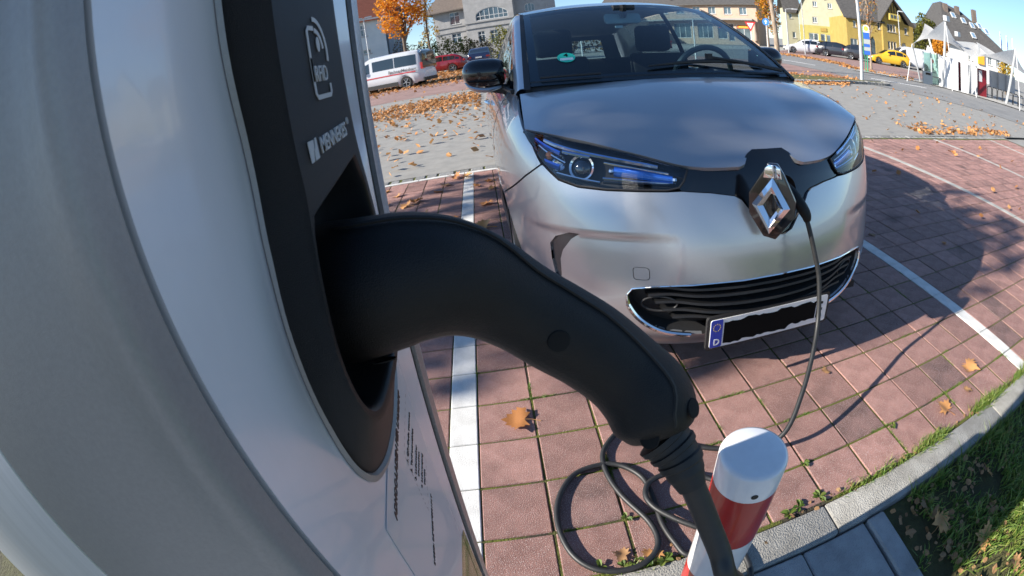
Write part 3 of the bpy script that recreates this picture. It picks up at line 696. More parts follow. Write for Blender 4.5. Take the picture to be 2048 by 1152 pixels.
g = G(); Q = np.array(P); Q = Q.copy(); Q[..., 2] -= .03; Q[..., 0] *= .97; g.grid(Q); g.build('headlining', M_CREAM, roof, smooth=60)
g = G(); g.tube([(0, 3.3, 1.43), (0, 3.42, 1.58)], [.006, .003], 6); g.build('aerial', M_BLACKM, roof)
for sgn in (-1, 1):
    # pillar skin from wing to roof
    g = G(); P = []
    for k in np.linspace(-.02, 1, 20):
        a = WIND(sgn * 1.032, k); b = a + np.array([sgn * .035, .035 + .03 * k, -.008]); c = b + np.array([sgn * .012, .05, -.03]); P.append([a + np.array([0, 0, .004]), (a + b) / 2 + np.array([sgn * .004, 0, .007]), b, c])
    g.grid(np.array(P), flip=sgn > 0); fixnormals(g.build('windscreen_pillar', M_PAINTC, car, smooth=60))
    def sidept(s_, h, o=0.0):
        b = cr(BT, s_ * 6); t_ = cr(RT, np.clip((b[1] - 1.55) / 2.2, 0, 1) * 5); lim = np.clip((b[1] - 1.0) / .77, 0, 1)
        top = np.array([t_[0], b[1] + .25 * (1 - lim), 1.0]); 
        zt = float(np.interp(b[1], [.94, 1.77, 2.05, 2.5, 3.0, 3.45, 3.9], [1.0, 1.40, 1.445, 1.455, 1.432, 1.38, 1.27])); xt = float(np.interp(b[1], [.94, 1.77, 3.0, 3.9], [.735, .575, .565, .53]))
        p = b * (1 - h) + np.array([xt, b[1], zt]) * h; p[0] += .018 * math.sin(math.pi * h) + o; return np.array([sgn * p[0], p[1], p[2]])
    for (s0, s1, nm) in ((.13, .50, 'front_side_window'), (.525, .78, 'rear_side_window')):
        g = G(); g.grid(np.array([[sidept(s0 + (s1 - s0) * i / 14, .03 + .92 * j / 5) for j in range(6)] for i in range(15)])); fixnormals(g.build(nm, M_GLASSD, car, smooth=60))
    for (s0, s1, nm, mm) in ((.50, .525, 'door_pillar', M_BLACKG), (.78, 1.0, 'rear_pillar', M_PAINTC)):
        g = G(); g.grid(np.array([[sidept(s0 + (s1 - s0) * i / 6, j / 5, .002) for j in range(6)] for i in range(7)])); fixnormals(g.build(nm, mm, car, smooth=60))
    g = G(); g.tube([sidept(s_, .0, .006) for s_ in np.linspace(.05, .97, 30)], .011, 6); g.build('belt_seal', M_BLACKM, car)
    g = G(); g.tube([sidept(s_, 1.0, -.004) for s_ in np.linspace(.28, 1, 26)], .014, 6); g.build('roof_rail', M_PAINTC, car)
# tailgate with its window
g = G(); tg = []
for j in range(9):
    h = j / 8; y = 4.0 - .22 * h ** 1.6; z = .95 + .36 * h; tg.append([(u_ * (.70 - .17 * h), y - .12 * abs(u_) ** 2.5, z) for u_ in np.linspace(-1, 1, 17)])
tgA = np.array(tg)
fr = [(i, j) for j in range(8) for i in range(16)]
gw_ = G(); gf = G()
for i, j in fr:
    q = [tgA[j, i], tgA[j, i + 1], tgA[j + 1, i + 1], tgA[j + 1, i]]; (gw_ if (1 <= j <= 6 and 2 <= i <= 13) else gf).add(q, [(0, 1, 2, 3)])
tgo = gf.build('tailgate', M_PAINTC, car, smooth=60); gw_.build('rear_window', M_GLASSD, tgo, smooth=60)
# --- door mirrors
def mirror(sgn):
    g = G(); P = []
    for i in range(15):
        a = i / 14; x = .755 + .215 * a; rr = math.sin(math.pi * min(1, .16 + .84 * (1 - a) ** .55) ** 1.0) if False else (1 - (2 * abs(a - .42)) ** 3.0 * .62 if a > .42 else 1 - (.42 - a) * .55); rr = math.sqrt(max(.05, 1 - abs((a - .44) / .575) ** 3.6))
        P.append([(sgn * x, 1.43 + (.085 * rr) * math.cos(b) * (1.0 if math.cos(b) < 0 else .75), 1.088 + .012 * a + .078 * rr * math.sin(b)) for b in (2 * math.pi * k / 20 for k in range(20))])
    g.grid(np.array(P), closev=True); o_ = len(g.v); n_ = len(P)
    g.f.append(tuple(range(20))); g.f.append(tuple((n_ - 1) * 20 + k for k in reversed(range(20))))
    mo = fixnormals(g.build('door_mirror', M_BLACKG, car, smooth=60))
    g = G(); g.tube(spline([(sgn * .78, 1.36, 1.012), (sgn * .86, 1.345, 1.005), (sgn * .93, 1.355, 1.025), (sgn * .962, 1.39, 1.055)], 12), [.006, .010, .012, .013, .014, .014, .013, .012, .011, .009, .007, .004], 8); g.build('indicator_lens', M_ALLOY, mo)
    g = G(); g.tube(spline([(sgn * .735, 1.42, .985), (sgn * .79, 1.43, 1.0), (sgn * .86, 1.43, 1.02)], 8), .028, 8, squash=.5); g.build('mirror_foot', M_BLACKM, mo)
    g = G(); g.box(min(sgn * .77, sgn * .95), max(sgn * .77, sgn * .95), 1.495, 1.50, 1.04, 1.145); g.build('mirror_glass', M_CHROME, mo)
for sgn in (-1, 1): mirror(sgn)
# --- wipers, sticker
def onwind(u, v, o=.008):
    p = WIND(u, v); e = 1e-3; n_ = np.cross(WIND(u + e, v) - WIND(u - e, v), WIND(u, v + e) - WIND(u, v - e)); return Vector(p + n_ / np.linalg.norm(n_) * o)
g = G(); g.tube([onwind(u_, .085 + .03 * math.sin(3.14 * (u_ + .2) / 1.0), .014) for u_ in np.linspace(-.22, .78, 16)], [.004 + .006 * math.sin(math.pi * i / 15) for i in range(16)], 6); w1 = g.build('wiper', M_BLACKM, car)
g = G(); g.tube([onwind(.92, .03, .02), onwind(.6, .07, .03), onwind(.28, .135, .026)], [.011, .008, .007], 6); g.box(*[c for k in range(3) for c in (onwind(.28, .14, .026)[k] - .014, onwind(.28, .14, .026)[k] + .014)]); g.build('wiper_arm', M_BLACKM, w1, smooth=30)
g = G(); g.tube([onwind(u_, .045, .012) for u_ in np.linspace(-.93, -.55, 8)], .006, 6); g.build('wiper', M_BLACKM, car)
def disc_on(u, v, rx, ry, o, n=28):
    return [onwind(u + rx * math.cos(2 * math.pi * k / n), v + ry * math.sin(2 * math.pi * k / n), o) for k in range(n)]
M_GREEN = mat('emission_sticker_green', (.02, .50, .36), rough=.5)
g = G(); g.add(disc_on(-.735, .225, .062, .048, .003), [tuple(range(28))]); st = g.build('emission_sticker', M_GREEN, ws, smooth=0)
g = G(); g.add([onwind(-.735 + a, .225 + b, .0035) for a, b in ((-.045, -.028), (.045, -.028), (.045, -.006), (-.045, -.006))], [(0, 1, 2, 3)]); g.build('sticker_field', M_PLATE, st, smooth=0)
c0, cx_, cy_ = onwind(-.75, .232, .0038), (onwind(-.74, .232, -.0033) - onwind(-.76, .232, -.0033)).normalized(), (onwind(-.75, .24, -.0033) - onwind(-.75, .23, -.0033)).normalized()
Ms = Matrix((cx_, cy_, cx_.cross(cy_))).transposed().to_4x4(); Ms.translation = c0
text_mesh('4', .042, M_INK, Ms, 'sticker_number', st, extrude=0.0002, bold=.0008)
# --- cabin
ca = car
g = G(); P = []
for y, z, zz_ in ((.86, .985, .0), (.98, 1.005, .0), (1.12, 1.0, .0), (1.22, .97, .0), (1.26, .90, 0), (1.27, .6, 0)):
    P.append([(x, y + .05 * abs(x), z + (.035 * math.exp(-((x - .36) / .16) ** 2) if 1.0 < y < 1.25 else 0) - .02 * (x / .7) ** 4) for x in np.linspace(-.68, .68, 27)])
g.grid(np.array(P)); dash = g.build('dashboard', M_DASH, car, smooth=60)
g = G()
for k in range(14): g.box(-.30 + k * .022, -.288 + k * .022, 1.0, 1.012, 1.004, 1.012)
for k in range(14): g.box(.08 + k * .022, .092 + k * .022, 1.0, 1.012, 1.006, 1.014)
tag(g.build('demister_vent', M_DARKIN, dash, smooth=0), kind='stuff')
g = G(); g.lathe([(.0001, .012), (.09, .010), (.125, .004), (.13, 0)], 24, Matrix.Translation((.015, 1.10, 1.006)) @ Matrix.Rotation(R(-4), 4, 'X') @ Matrix.Scale(.45, 4, (0, 1, 0))); g.build('white_cover', M_PLATE, dash)
Mw = Matrix.Translation((.36, 1.36, .985)) @ Matrix.Rotation(R(-68), 4, 'X')
g = G(); g.tube([Mw @ Vector((.185 * math.cos(a), .185 * math.sin(a), 0)) for a in np.linspace(0, 2 * math.pi, 37)], .017, 8, caps=False); sw_ = g.build('steering_wheel', mat('grey_leather', (.10, .105, .105), rough=.5), car)
g = G(); g.box(-.17, .17, -.03, .03, -.03, 0, Mw); g.lathe([(.0001, .02), (.06, .015), (.075, -.02)], 16, Mw); g.build('wheel_hub', M_DARKIN, sw_)
for sx in (-.36, .36):
    g = G()
    g.grid(np.array([[(sx + w_ * (.24 - .03 * k), 1.9 + .06 * k + .1 * (1 - abs(w_)) * .3 + .25 * k * .3, .55 + .55 * k) for w_ in np.linspace(-1, 1, 9)] for k in np.linspace(0, 1, 8)])); g.box(sx - .24, sx + .24, 1.5, 2.02, .42, .56)
    g.box(sx - .20, sx + .20, 2.0, 2.1, .6, 1.12); seat = g.build('seat', M_SEAT, car, smooth=30, bevel=.02)
    g = G(); g.box(sx - .13, sx + .13, 2.08, 2.17, 1.13, 1.32); g.build('head_restraint', M_SEAT, seat, smooth=30, bevel=.035, seg=3)
g = G(); g.box(-.62, .62, 2.85, 3.0, .5, 1.08); g.box(-.62, .62, 2.4, 2.9, .4, .55); g.build('rear_bench', M_SEAT, car, smooth=30, bevel=.03)
g = G(); g.box(-.70, .70, 1.26, 3.9, .20, .30); g.build('cabin_floor', M_DARKIN, car, smooth=0)
g = G(); g.prism(rrect(.23, .065, .022), .022, Matrix.Translation((0, 1.66, 1.345)) @ Matrix.Rotation(R(82), 4, 'X'), -.011); mr_ = g.build('rear_view_mirror', mat('sunlit_mirror_back', (.58, .60, .58), rough=.5), car, smooth=30, bevel=.006)  # pale back colour stands in for sunlight on the mirror
g = G(); g.tube([(0, 1.64, 1.36), (-.01, 1.60, 1.40), (-.01, 1.60, 1.425)], [.02, .022, .03], 8); g.box(-.07, .06, 1.585, 1.66, 1.395, 1.425); g.build('sensor_box', M_BLACKM, mr_, smooth=30)
g = G(); g.box(-.06, -.015, 1.62, 1.632, 1.285, 1.30); g.build('sensor_light', M_PLATE, mr_, smooth=0)
# --- wheels
def wheel(parent, x, y, sgn, r=.30, w=.19, rimm=M_ALLOY, name='wheel', n=28, spokes=10):
    M = Matrix.Translation((x, y, r)) @ Matrix.Rotation(R(90) * sgn, 4, 'Y')
    g = G(); g.lathe([(r * .66, -w / 2), (r * .93, -w / 2), (r, -w * .36), (r, w * .36), (r * .94, w / 2), (r * .68, w / 2), (r * .66, w * .3), (r * .66, -w / 2)], n, M); wo_ = fixnormals(g.build('wheel', M_TYRE, parent, smooth=35))
    g = G(); g.lathe([(r * .70, w * .48), (r * .655, w * .46), (r * .63, w * .12)], n, M)
    for k in range(spokes):
        a = 2 * math.pi * k / spokes; A = M @ Matrix.Rotation(a, 4, 'Z'); g.box(r * .1, r * .66, -r * .05, r * .05, w * .22, w * .42, A)
    g.lathe([(.0001, w * .46), (r * .13, w * .45), (r * .16, w * .2)], 14, M); g.build('rim', rimm, wo_, smooth=30)
    g = G(); g.lathe([(.0001, w * .1), (r * .66, w * .1)], 18, M); g.build('brake_disc', M_DARKIN, wo_)
    return wo_
for y in (ARCHY, 3.44):
    for sgn in (-1, 1): wheel(car, sgn * .745, y, sgn)
# ------------------------------------------------------------------ buildings round the square
M_FRAME = mat('white_window_frame', (.62, .62, .61), rough=.5)
M_PANE = mat('window_pane', (.03, .045, .06), (.10, .14, .17), .7, .06, spec=.8, coat=.5)
M_PANEB = mat('bright_pane', (.12, .22, .34), (.2, .3, .4), 2, .05, spec=.9, coat=.8)
M_STONE = mat('sill_stone', (.35, .34, .32), rough=.8)
def plaster(n, a, b): return mat(n, a, b, 1.3, .9, bump=.3, bscale=30, detail=8)
def slate(n, a, b): return mat(n, a, b, 3, .75, stretch=(1, 1, 4), bump=.6, bscale=14)
M_RTILE = slate('red_roof_tiles', (.30, .085, .045), (.42, .13, .07)); M_SLATE = slate('dark_slate', (.055, .052, .05), (.10, .095, .09)); M_BROWNR = slate('brown_roof_tiles', (.11, .085, .07), (.17, .135, .11))
class Bld:
    """a building whose front wall runs from A to B; local x along the wall, y away from the square"""
    def __init__(s, name, label, A, B, depth, cat='building', group=None):
        s.A = bearing(*A); s.B = bearing(*B); z = min(s.A.z, s.B.z) - .3; d = (s.B - s.A).xy; s.L = d.length; s.ux = d.normalized(); s.rz = math.atan2(d.y, d.x); s.z0 = z; s.D = depth
        s.o = thing(name, label, cat, (s.A.x, s.A.y, z), s.rz, group)
    def loc(s, az, el, off=0.0):
        """survey bearing -> place on the front wall (along, up)"""
        dx, dy = math.sin(R(az)), math.cos(R(az)); n = Vector((-s.ux.y, s.ux.x)); P0 = s.A.xy + n * off; k = (P0 - CAM.xy).dot(n) / (dx * n.x + dy * n.y)
        p = Vector((CAM.x + dx * k, CAM.y + dy * k)); return (p - P0).dot(s.ux), CAM.z + k * math.tan(R(el)) - s.z0
    def wall(s, prof, m, wins=(), name='wall', y0=0.0, depth=None, back=True, rev=.16):
        """front wall polygon prof (u, z) with real openings, plus side and rear walls"""
        dp = s.D if depth is None else depth; g = G(); hs_ = [w['P'] for w in wins]
        vs, fs = tri_fill(prof, hs_); g.add([(a, y0, b) for a, b in vs], fs)
        n = len(prof)
        for i in range(n):
            (a, b), (c, d) = prof[i], prof[(i + 1) % n]; g.add([(a, y0, b), (c, y0, d), (c, y0 + dp, d), (a, y0 + dp, b)], [(0, 1, 2, 3)])
        g.add([(a, y0 + dp, b) for a, b in prof], [tuple(range(n))])
        for h in hs_:
            k = len(h)
            for i in range(k): (a, b), (c, d) = h[i], h[(i + 1) % k]; g.add([(a, y0, b), (c, y0, d), (c, y0 + rev, d), (a, y0 + rev, b)], [(0, 1, 2, 3)])
        o = g.build(name, m, s.o, smooth=0)
        for w in wins: s.win(w, y0, o)
        return o
    def W(s, az0, az1, el0, el1, nx=2, ny=1, arch=0.0, pane=None, frame=None, sill=True, bar=.6, off=0.0, kind='window'):
        a, z0 = s.loc(az0, el0, off); b, z1 = s.loc(az1, el1, off); return s.WU(a, b, z0, z1, nx, ny, arch, pane, frame, sill, bar, kind)
    def WU(s, a, b, z0, z1, nx=2, ny=1, arch=0.0, pane=None, frame=None, sill=True, bar=.6, kind='window'):
        if z1 < z0: z0, z1 = z1, z0
        P = [(a, z0), (b, z0), (b, z1)]
        if arch: P = [(a, z0), (b, z0)] + [((a + b) / 2 + (b - a) / 2 * math.cos(t), z1 - arch + arch * math.sin(t)) for t in np.linspace(0, math.pi, 13)]
        else: P.append((a, z1))
        return dict(P=P, a=a, b=b, z0=z0, z1=z1, nx=nx, ny=ny, arch=arch, pane=pane or M_PANE, frame=frame or M_FRAME, sill=sill, bar=bar, kind=kind)
    def win(s, w, y0, wallo):
        g = G(); f = .07; P = w['P']; c = np.mean(np.array(P), 0); n = len(P); In = []
        for p in P: In.append((p[0] + (f if p[0] < c[0] else -f), p[1] + (f if p[1] < c[1] else -f)))
        yb = y0 + .07
        rows = [[(a, yb + .05, b) for a, b in P], [(a, yb, b) for a, b in P], [(a, yb, b) for a, b in In], [(a, yb + .05, b) for a, b in In]]; g.grid(np.array(rows), closev=True)
        for i in range(1, w['nx']): u = w['a'] + (w['b'] - w['a']) * i / w['nx']; g.box(u - .035, u + .035, yb + .004, yb + .05, w['z0'] + f * .8, (w['z1'] - f * .8) if not w['arch'] else w['z1'] - w['arch'] + w['arch'] * math.sqrt(max(0, 1 - (2 * (u - (w['a'] + w['b']) / 2) / (w['b'] - w['a'])) ** 2)) - f * .8)
        if w['ny'] > 1: z = w['z0'] + (w['z1'] - w['z0']) * w['bar']; g.box(w['a'] + f * .8, w['b'] - f * .8, yb + .002, yb + .05, z - .035, z + .035)
        o = fixnormals(g.build(w['kind'], w['frame'], s.o, smooth=0)); g = G(); g.add([(a, yb + .045, b) for a, b in In], [tuple(range(n))]); g.build('pane', w['pane'], o, smooth=0)
        if w['sill']: g = G(); g.box(w['a'] - .08, w['b'] + .08, y0 - .07, y0 + .07, w['z0'] - .08, w['z0'] - .004); g.build('sill', M_STONE, o, smooth=0)
    def slab(s, name, polys, m, th=.16, parent=None):
        g = G()
        for P in polys:
            n = len(P); g.add(list(P) + [(x, y, z - th) for x, y, z in P], [tuple(range(n)), tuple(range(2 * n - 1, n - 1, -1))] + [(i, n + i, n + (i + 1) % n, (i + 1) % n) for i in range(n)])
        return fixnormals(g.build(name, m, parent or s.o, smooth=0))
    def gable_front(s, u0, u1, ze, zr, m, y0=0, dp=None, ov=.35):
        dp = s.D if dp is None else dp; c = (u0 + u1) / 2; k = (zr - ze) / (c - u0); zo = ze - k * ov + .18
        return s.slab('roof', [[(u0 - ov, y0 - .3, zo), (c, y0 - .3, zr + .18), (c, y0 + dp + .3, zr + .18), (u0 - ov, y0 + dp + .3, zo)], [(u1 + ov, y0 - .3, zo), (u1 + ov, y0 + dp + .3, zo), (c, y0 + dp + .3, zr + .18), (c, y0 - .3, zr + .18)]], m)
    def gable_side(s, u0, u1, ze, zr, m, y0=0, dp=None, ov=.4, hip=0.0):
        dp = s.D if dp is None else dp; c = y0 + dp / 2; k = (zr - ze) / (dp / 2); zo = ze - k * ov + .15; h0, h1 = u0 + hip, u1 - hip
        P = [[(u0 - ov, y0 - ov, zo), (u1 + ov, y0 - ov, zo), (h1 + (ov if not hip else 0), c, zr + .15), (h0 - (ov if not hip else 0), c, zr + .15)], [(u0 - ov, y0 + dp + ov, zo), (h0 - (ov if not hip else 0), c, zr + .15), (h1 + (ov if not hip else 0), c, zr + .15), (u1 + ov, y0 + dp + ov, zo)]]
        if hip: P += [[(u0 - ov, y0 - ov, zo), (h0, c, zr + .15), (u0 - ov, y0 + dp + ov, zo)], [(u1 + ov, y0 - ov, zo), (u1 + ov, y0 + dp + ov, zo), (h1, c, zr + .15)]]
        return s.slab('roof', P, m)
    def band(s, z, u0, u1, m, h=.18, d=.1, name='string_course'): g = G(); g.box(u0, u1, -d, .02, z, z + h); return g.build(name, m, s.o, smooth=0)

# pale house with the red roof
b = Bld('house', 'pale blue-white rendered house with orange-red tiled roof behind the white minibus', (-17.5, 47), (-9.84, 48), 9)
P_PALE = plaster('pale_render', (.50, .56, .58), (.58, .63, .64)); ze = b.loc(-11, 7.75)[1]
b.wall([(0, 0), (b.L, 0), (b.L, ze), (0, ze)], P_PALE, [b.W(-12.74, -11.98, 5.6, 7.0, 2, 2), b.W(-12.77, -11.8, 3.4, 3.95, 2), b.W(-15.2, -14.4, 5.6, 7.0, 2, 2)])
g = G(); g.add([(b.L, 0, ze), (b.L, 9, ze), (b.L, 4.5, ze + 4.3)], [(0, 1, 2)]); g.add([(0, 0, ze), (0, 9, ze), (0, 4.5, ze + 4.3)], [(0, 1, 2)]); fixnormals(g.build('gable_wall', P_PALE, b.o, smooth=0))
b.gable_side(0, b.L, ze, ze + 4.3, M_RTILE); g = G(); g.box(-.5, b.L + .5, -.62, -.47, ze - .28, ze - .14); g.build('gutter', M_FRAME, b.o, smooth=0)
b = Bld('house', 'grey rendered side wing with dark roof half hidden by the orange maple', (-9.6, 53), (-7.62, 54), 8)
ze = b.loc(-8.5, 7.9)[1]; b.wall([(0, 0), (b.L, 0), (b.L, ze), (0, ze)], plaster('grey_render', (.30, .33, .36), (.36, .39, .42)), [b.W(-8.9, -8.62, 3.95, 4.5, 1)]); b.gable_side(0, b.L, ze, ze + 3, M_SLATE)

# grey villa
b = Bld('villa', 'large grey rendered villa with round-arched window above the hedge', (-4.1, 72), (9.1, 68), 12)
P_GR = plaster('villa_render', (.30, .295, .29), (.38, .372, .365)); uA = b.loc(-.2, 4)[0]; uB = b.loc(5.45, 4)[0]; z1 = b.loc(-2, 6.95)[1]; z2 = z1 + 2.6; z3 = z1 + 1.0
b.wall([(0, 0), (uA, 0), (uA, z1), (0, z1)], P_GR, [b.W(-2.2, -1.03, 5.02, 6.55, 2, 2, bar=.68), b.W(-2.2, -1.1, 2.7, 3.9, 2, 2)])
ar = b.loc(2.7, 6.62, -1.1)[1] - b.loc(2.7, 5.06, -1.1)[1]
b.wall([(uA, 0), (uB, 0), (uB, z2), (uA, z2)], P_GR, [b.W(.82, 4.62, 5.06, 6.62, 7, 2, arch=ar * .62, bar=.34, off=-1.1), b.W(.85, 1.67, 2.3, 3.72, 2, 2, bar=.7, off=-1.1), b.W(2.3, 3.2, 2.1, 3.7, 2, 2, bar=.7, off=-1.1), b.W(3.8, 4.7, 2.1, 3.65, 2, 2, bar=.7, off=-1.1)], y0=-1.1, name='bay_wall')
b.wall([(uB, 0), (b.L, 0), (b.L, z3 + 1), (uB, z3 + 1)], P_GR, [b.W(6.57, 7.72, 5.55, 6.6, 3, 1, arch=.5), b.W(6.6, 7.6, 2.9, 4.2, 2, 2)], name='wing_wall', y0=.5)
for el in (4.78, 4.12):
    z = b.loc(2, el)[1]; b.band(z, -.05, uA - .02, P_GR, .22, .14); g = G(); g.box(uA - .12, uB + .12, -1.26, -1.08, z, z + .24); g.build('string_course', P_GR, b.o, smooth=0)
b.slab('roof', [[(-1.2, -.9, z1 - .2), (uA, -.9, z1 - .2), (uA, 5, z1 + 4.8), (1.2, 5, z1 + 4.8)], [(-1.2, -.9, z1 - .2), (1.2, 5, z1 + 4.8), (1.2, 8, z1 + 4.8), (-1.2, 13, z1 - .2)]], M_BROWNR)
b.slab('bay_roof', [[(uA - .5, -1.7, z2), (uB + .5, -1.7, z2), (uB - 2, 5, z2 + 3), (uA + 2, 5, z2 + 3)]], M_BROWNR); g = G(); g.box(uA - .4, uB + .4, -1.5, -1.09, z2 - .45, z2 - .05); g.build('cornice', P_GR, b.o, smooth=0)
b.slab('wing_roof', [[(uB, 0, z3 + 1), (b.L + .5, 0, z3 + 1), (b.L - 2, 6, z3 + 4), (uB, 6, z3 + 4)]], M_BROWNR)

# peach shop building
b = Bld('shop_building', 'peach rendered shop building with dark roof and orange shop signs', (15.5, 80), (33.85, 72), 11)
P_PE = plaster('peach_render', (.46, .33, .245), (.53, .39, .30)); P_PE2 = plaster('peach_render_low', (.40, .30, .235), (.47, .36, .29)); ze = b.loc(30, 5.45)[1]; zc = b.loc(30, 3.38)[1]
ws_ = [b.W(a, a + .88, 4.02, 4.93, 2) for a in (28.05, 29.93, 31.78)] + [b.W(a, a + .9, 4.05, 4.9, 2) for a in (26.2, 24.3, 22.4, 20.5, 18.6)]
ws_ += [b.W(a0, a1, e0, e1, n, 1, sill=False, kind='shop_window') for a0, a1, e0, e1, n in ((31.25, 33.05, 1.05, 2.85, 2), (29.0, 30.1, 1.05, 2.95, 1), (30.3, 30.95, .8, 2.9, 1), (26.6, 28.4, 1.1, 2.9, 3), (23.8, 25.8, 1.1, 2.9, 3), (20.8, 23, 1.1, 2.9, 3))]
b.wall([(0, 0), (b.L, 0), (b.L, ze), (0, ze)], P_PE, ws_)
b.gable_side(0, b.L, ze, ze + 3.6, M_SLATE, ov=.6)
g = G(); g.box(-.2, b.L - .6, -1.3, -.005, zc - .12, zc + .12); g.build('canopy', M_STONE, b.o, smooth=0)
M_ORS = mat('orange_shop_sign', (.72, .19, .02), rough=.5); M_RES = mat('red_shop_sign', (.55, .06, .025), rough=.5)
for (a0, a1, m_) in ((31.3, 33.0, M_ORS), (29.1, 30.05, M_RES)):
    u0, z0 = b.loc(a0, 2.36); u1, z1_ = b.loc(a1, 2.86); g = G(); g.box(u0 + .1, u1 - .1, -.03, .06, z0, z1_ - .1); so_ = g.build('shop_sign', m_, b.o, smooth=0)
    if m_ is M_ORS: g = G(); [g.box(u0 + .35 + k * .17, u0 + .46 + k * .17, -.034, -.031, z0 + .14, z0 + .36) for k in range(9)]; tag(g.build('sign_lettering', M_YELLOW, so_, smooth=0), kind='stuff')
for k in range(7): g = G(); u = b.L - 1 - k * 2.1; g.box(u - .12, u + .12, .5, .9, ze + .75, ze + .95); g.build('snow_guard', M_SLATE, b.o, smooth=0)
u, z = b.loc(33.45, 3.4); g = G(); g.lathe([(.0001, 2.9), (.25, 2.7), (.28, 2.2), (.24, 1.6), (.42, .9), (.42, 0)], 14, Matrix.Translation((b.L - .45, -.45, 1.0))); fixnormals(g.build('pier', P_PE2, b.o))

# yellow-grey gabled house with a shop
b = Bld('gabled_house', 'pale yellow gabled house with olive ground floor and white shopfront', (38.95, 66), (44.55, 65), 13)
P_YG = plaster('pale_yellow_render', (.36, .345, .245), (.41, .395, .285)); P_OL = plaster('olive_render', (.31, .27, .075), (.36, .31, .095)); ze = b.loc(44.55, 5.1)[1]; c = b.L / 2; zr = ze + 5.6; zo = b.loc(41.5, 3.27)[1]
ww = [b.W(40.78, 41.3, 5.5, 6.15, 2), b.W(42.6, 43.1, 5.42, 6.08, 2), b.W(40.58, 41.15, 3.56, 4.3, 2), b.W(42.67, 43.2, 3.45, 4.15, 2)]
b.wall([(0, zo), (b.L, zo), (b.L, ze), (c, zr), (0, ze)], P_YG, ww)
b.wall([(0, 0), (b.L, 0), (b.L, zo - .002), (0, zo - .002)], P_OL, [b.W(40.0, 41.15, 1.5, 2.36, 2, sill=False, kind='shop_window'), b.W(41.42, 42.0, 1.1, 2.36, 1, sill=False, kind='shop_door'), b.W(42.15, 43.65, 1.38, 2.3, 2, sill=False, kind='shop_window')], name='ground_floor_wall')
b.gable_front(0, b.L, ze, zr, M_SLATE); u0, z0 = b.loc(41.5, 2.62); u1, z1_ = b.loc(42.25, 3.05); g = G(); g.box(u0, u1, -.12, -.01, z0, z1_); g.build('sign_board', mat('brown_sign', (.16, .12, .02), (.35, .22, .03), 9, .6), b.o, smooth=0)
b = Bld('side_house', 'cream side wing in tree shade left of the pale yellow gable', (37.35, 66.3), (38.9, 66.8), 3)
ze = b.loc(38, 5.2)[1]; b.wall([(0, 0), (b.L, 0), (b.L, ze), (0, ze)], plaster('cream_render', (.38, .36, .25), (.43, .41, .29)), [b.W(37.75, 38.1, 3.9, 4.5, 1), b.W(38.0, 38.4, 1.6, 2.3, 1)]); b.gable_side(0, b.L, ze, ze + 3, M_SLATE)

# old ochre house with half-timbered gable
P_OC = plaster('ochre_render', (.33, .235, .06), (.39, .28, .08)); M_TIMB = mat('dark_timber', (.07, .05, .035), rough=.8)
b = Bld('ochre_house', 'old ochre house with half-timbered gable and arched doorway', (49.25, 60), (53.15, 63), 12)
ze = b.loc(49.3, 4.85)[1]; c = b.loc(50.72, 5)[0]; zr = b.loc(50.72, 7.35)[1]; uR = b.loc(52.1, 5)[0]
wl = [b.W(a, a + .34, 3.6, 4.45, 1) for a in (49.86, 50.24, 50.6)] + [b.W(a, a + .34, 1.6, 2.5, 1) for a in (49.82, 50.2, 50.57)] + [b.W(51.5, 52.27, .9, 2.6, 1, arch=.6, sill=False, kind='doorway', frame=P_OC), b.W(52.02, 52.4, 3.6, 4.3, 1)]
b.wall([(0, 0), (b.L, 0), (b.L, ze * .97), (uR, ze), (c, zr - .2), (0, ze)], P_OC, wl)
b.slab('roof', [[(-.5, -.5, ze - .1), (c, -.5, zr + .1), (c, 12, zr + .1), (-.5, 12, ze - .1)], [(b.L + .5, -.5, ze - .5), (b.L + .5, 12, ze - .5), (c, 12, zr + .1), (c, -.5, zr + .1)]], M_SLATE)
g = G()
for k in range(6):
    u = c - 1.1 + k * .44; zt = zr - .25 - abs(u - c) * (zr - ze) / c * 1.02; zb = ze + .9
    if zt > zb: g = G(); g.box(u - .07, u + .07, -.06, -.004, zb, zt); g.build('timber_post', M_TIMB, b.o, smooth=0)
u0 = c - .95; g = G(); g.box(u0, u0 + 1.7, -.55, -.005, ze + .15, ze + .95); ob = g.build('oriel', plaster('yellow_render', (.55, .42, .10), (.6, .47, .13)), b.o, smooth=0)
for k in range(3): g = G(); g.box(u0 + .2 + k * .48, u0 + .5 + k * .48, -.58, -.552, ze + .4, ze + .8); g.build('oriel_pane', M_PANE, ob, smooth=0)
b2 = Bld('ochre_house', 'long ochre wing with a dark arched gateway behind the bus stop', (44.75, 58.5), (49.1, 60.3), 10)
ze = b2.loc(47, 4.8)[1]; b2.wall([(0, 0), (b2.L, 0), (b2.L, ze), (0, ze)], P_OC, [b2.W(45.6, 45.95, 3.6, 4.3, 1), b2.W(48.62, 48.95, 3.7, 4.6, 1), b2.W(47.6, 48.3, .8, 2.75, 1, arch=.7, sill=False, kind='gateway', frame=P_OC), b2.W(45.1, 46.0, .9, 2.2, 2, sill=False, kind='garage_door')])
b2.gable_side(0, b2.L, ze, ze + 4.2, M_SLATE)
b3 = Bld('tower_house', 'tall bright yellow wall rising behind the lamp post', (44.9, 63), (46.0, 63.5), 5)
ze = b3.loc(45.4, 6.9)[1]; b3.wall([(0, 0), (b3.L, 0), (b3.L, ze), (0, ze)], plaster('bright_yellow_render', (.46, .37, .15), (.52, .42, .18))); b3.gable_side(0, b3.L, ze, ze + 2.4, M_SLATE)
b = Bld('far_house', 'small blue-white house glimpsed between the ochre house and trees', (52.8, 86), (54.4, 86), 8)
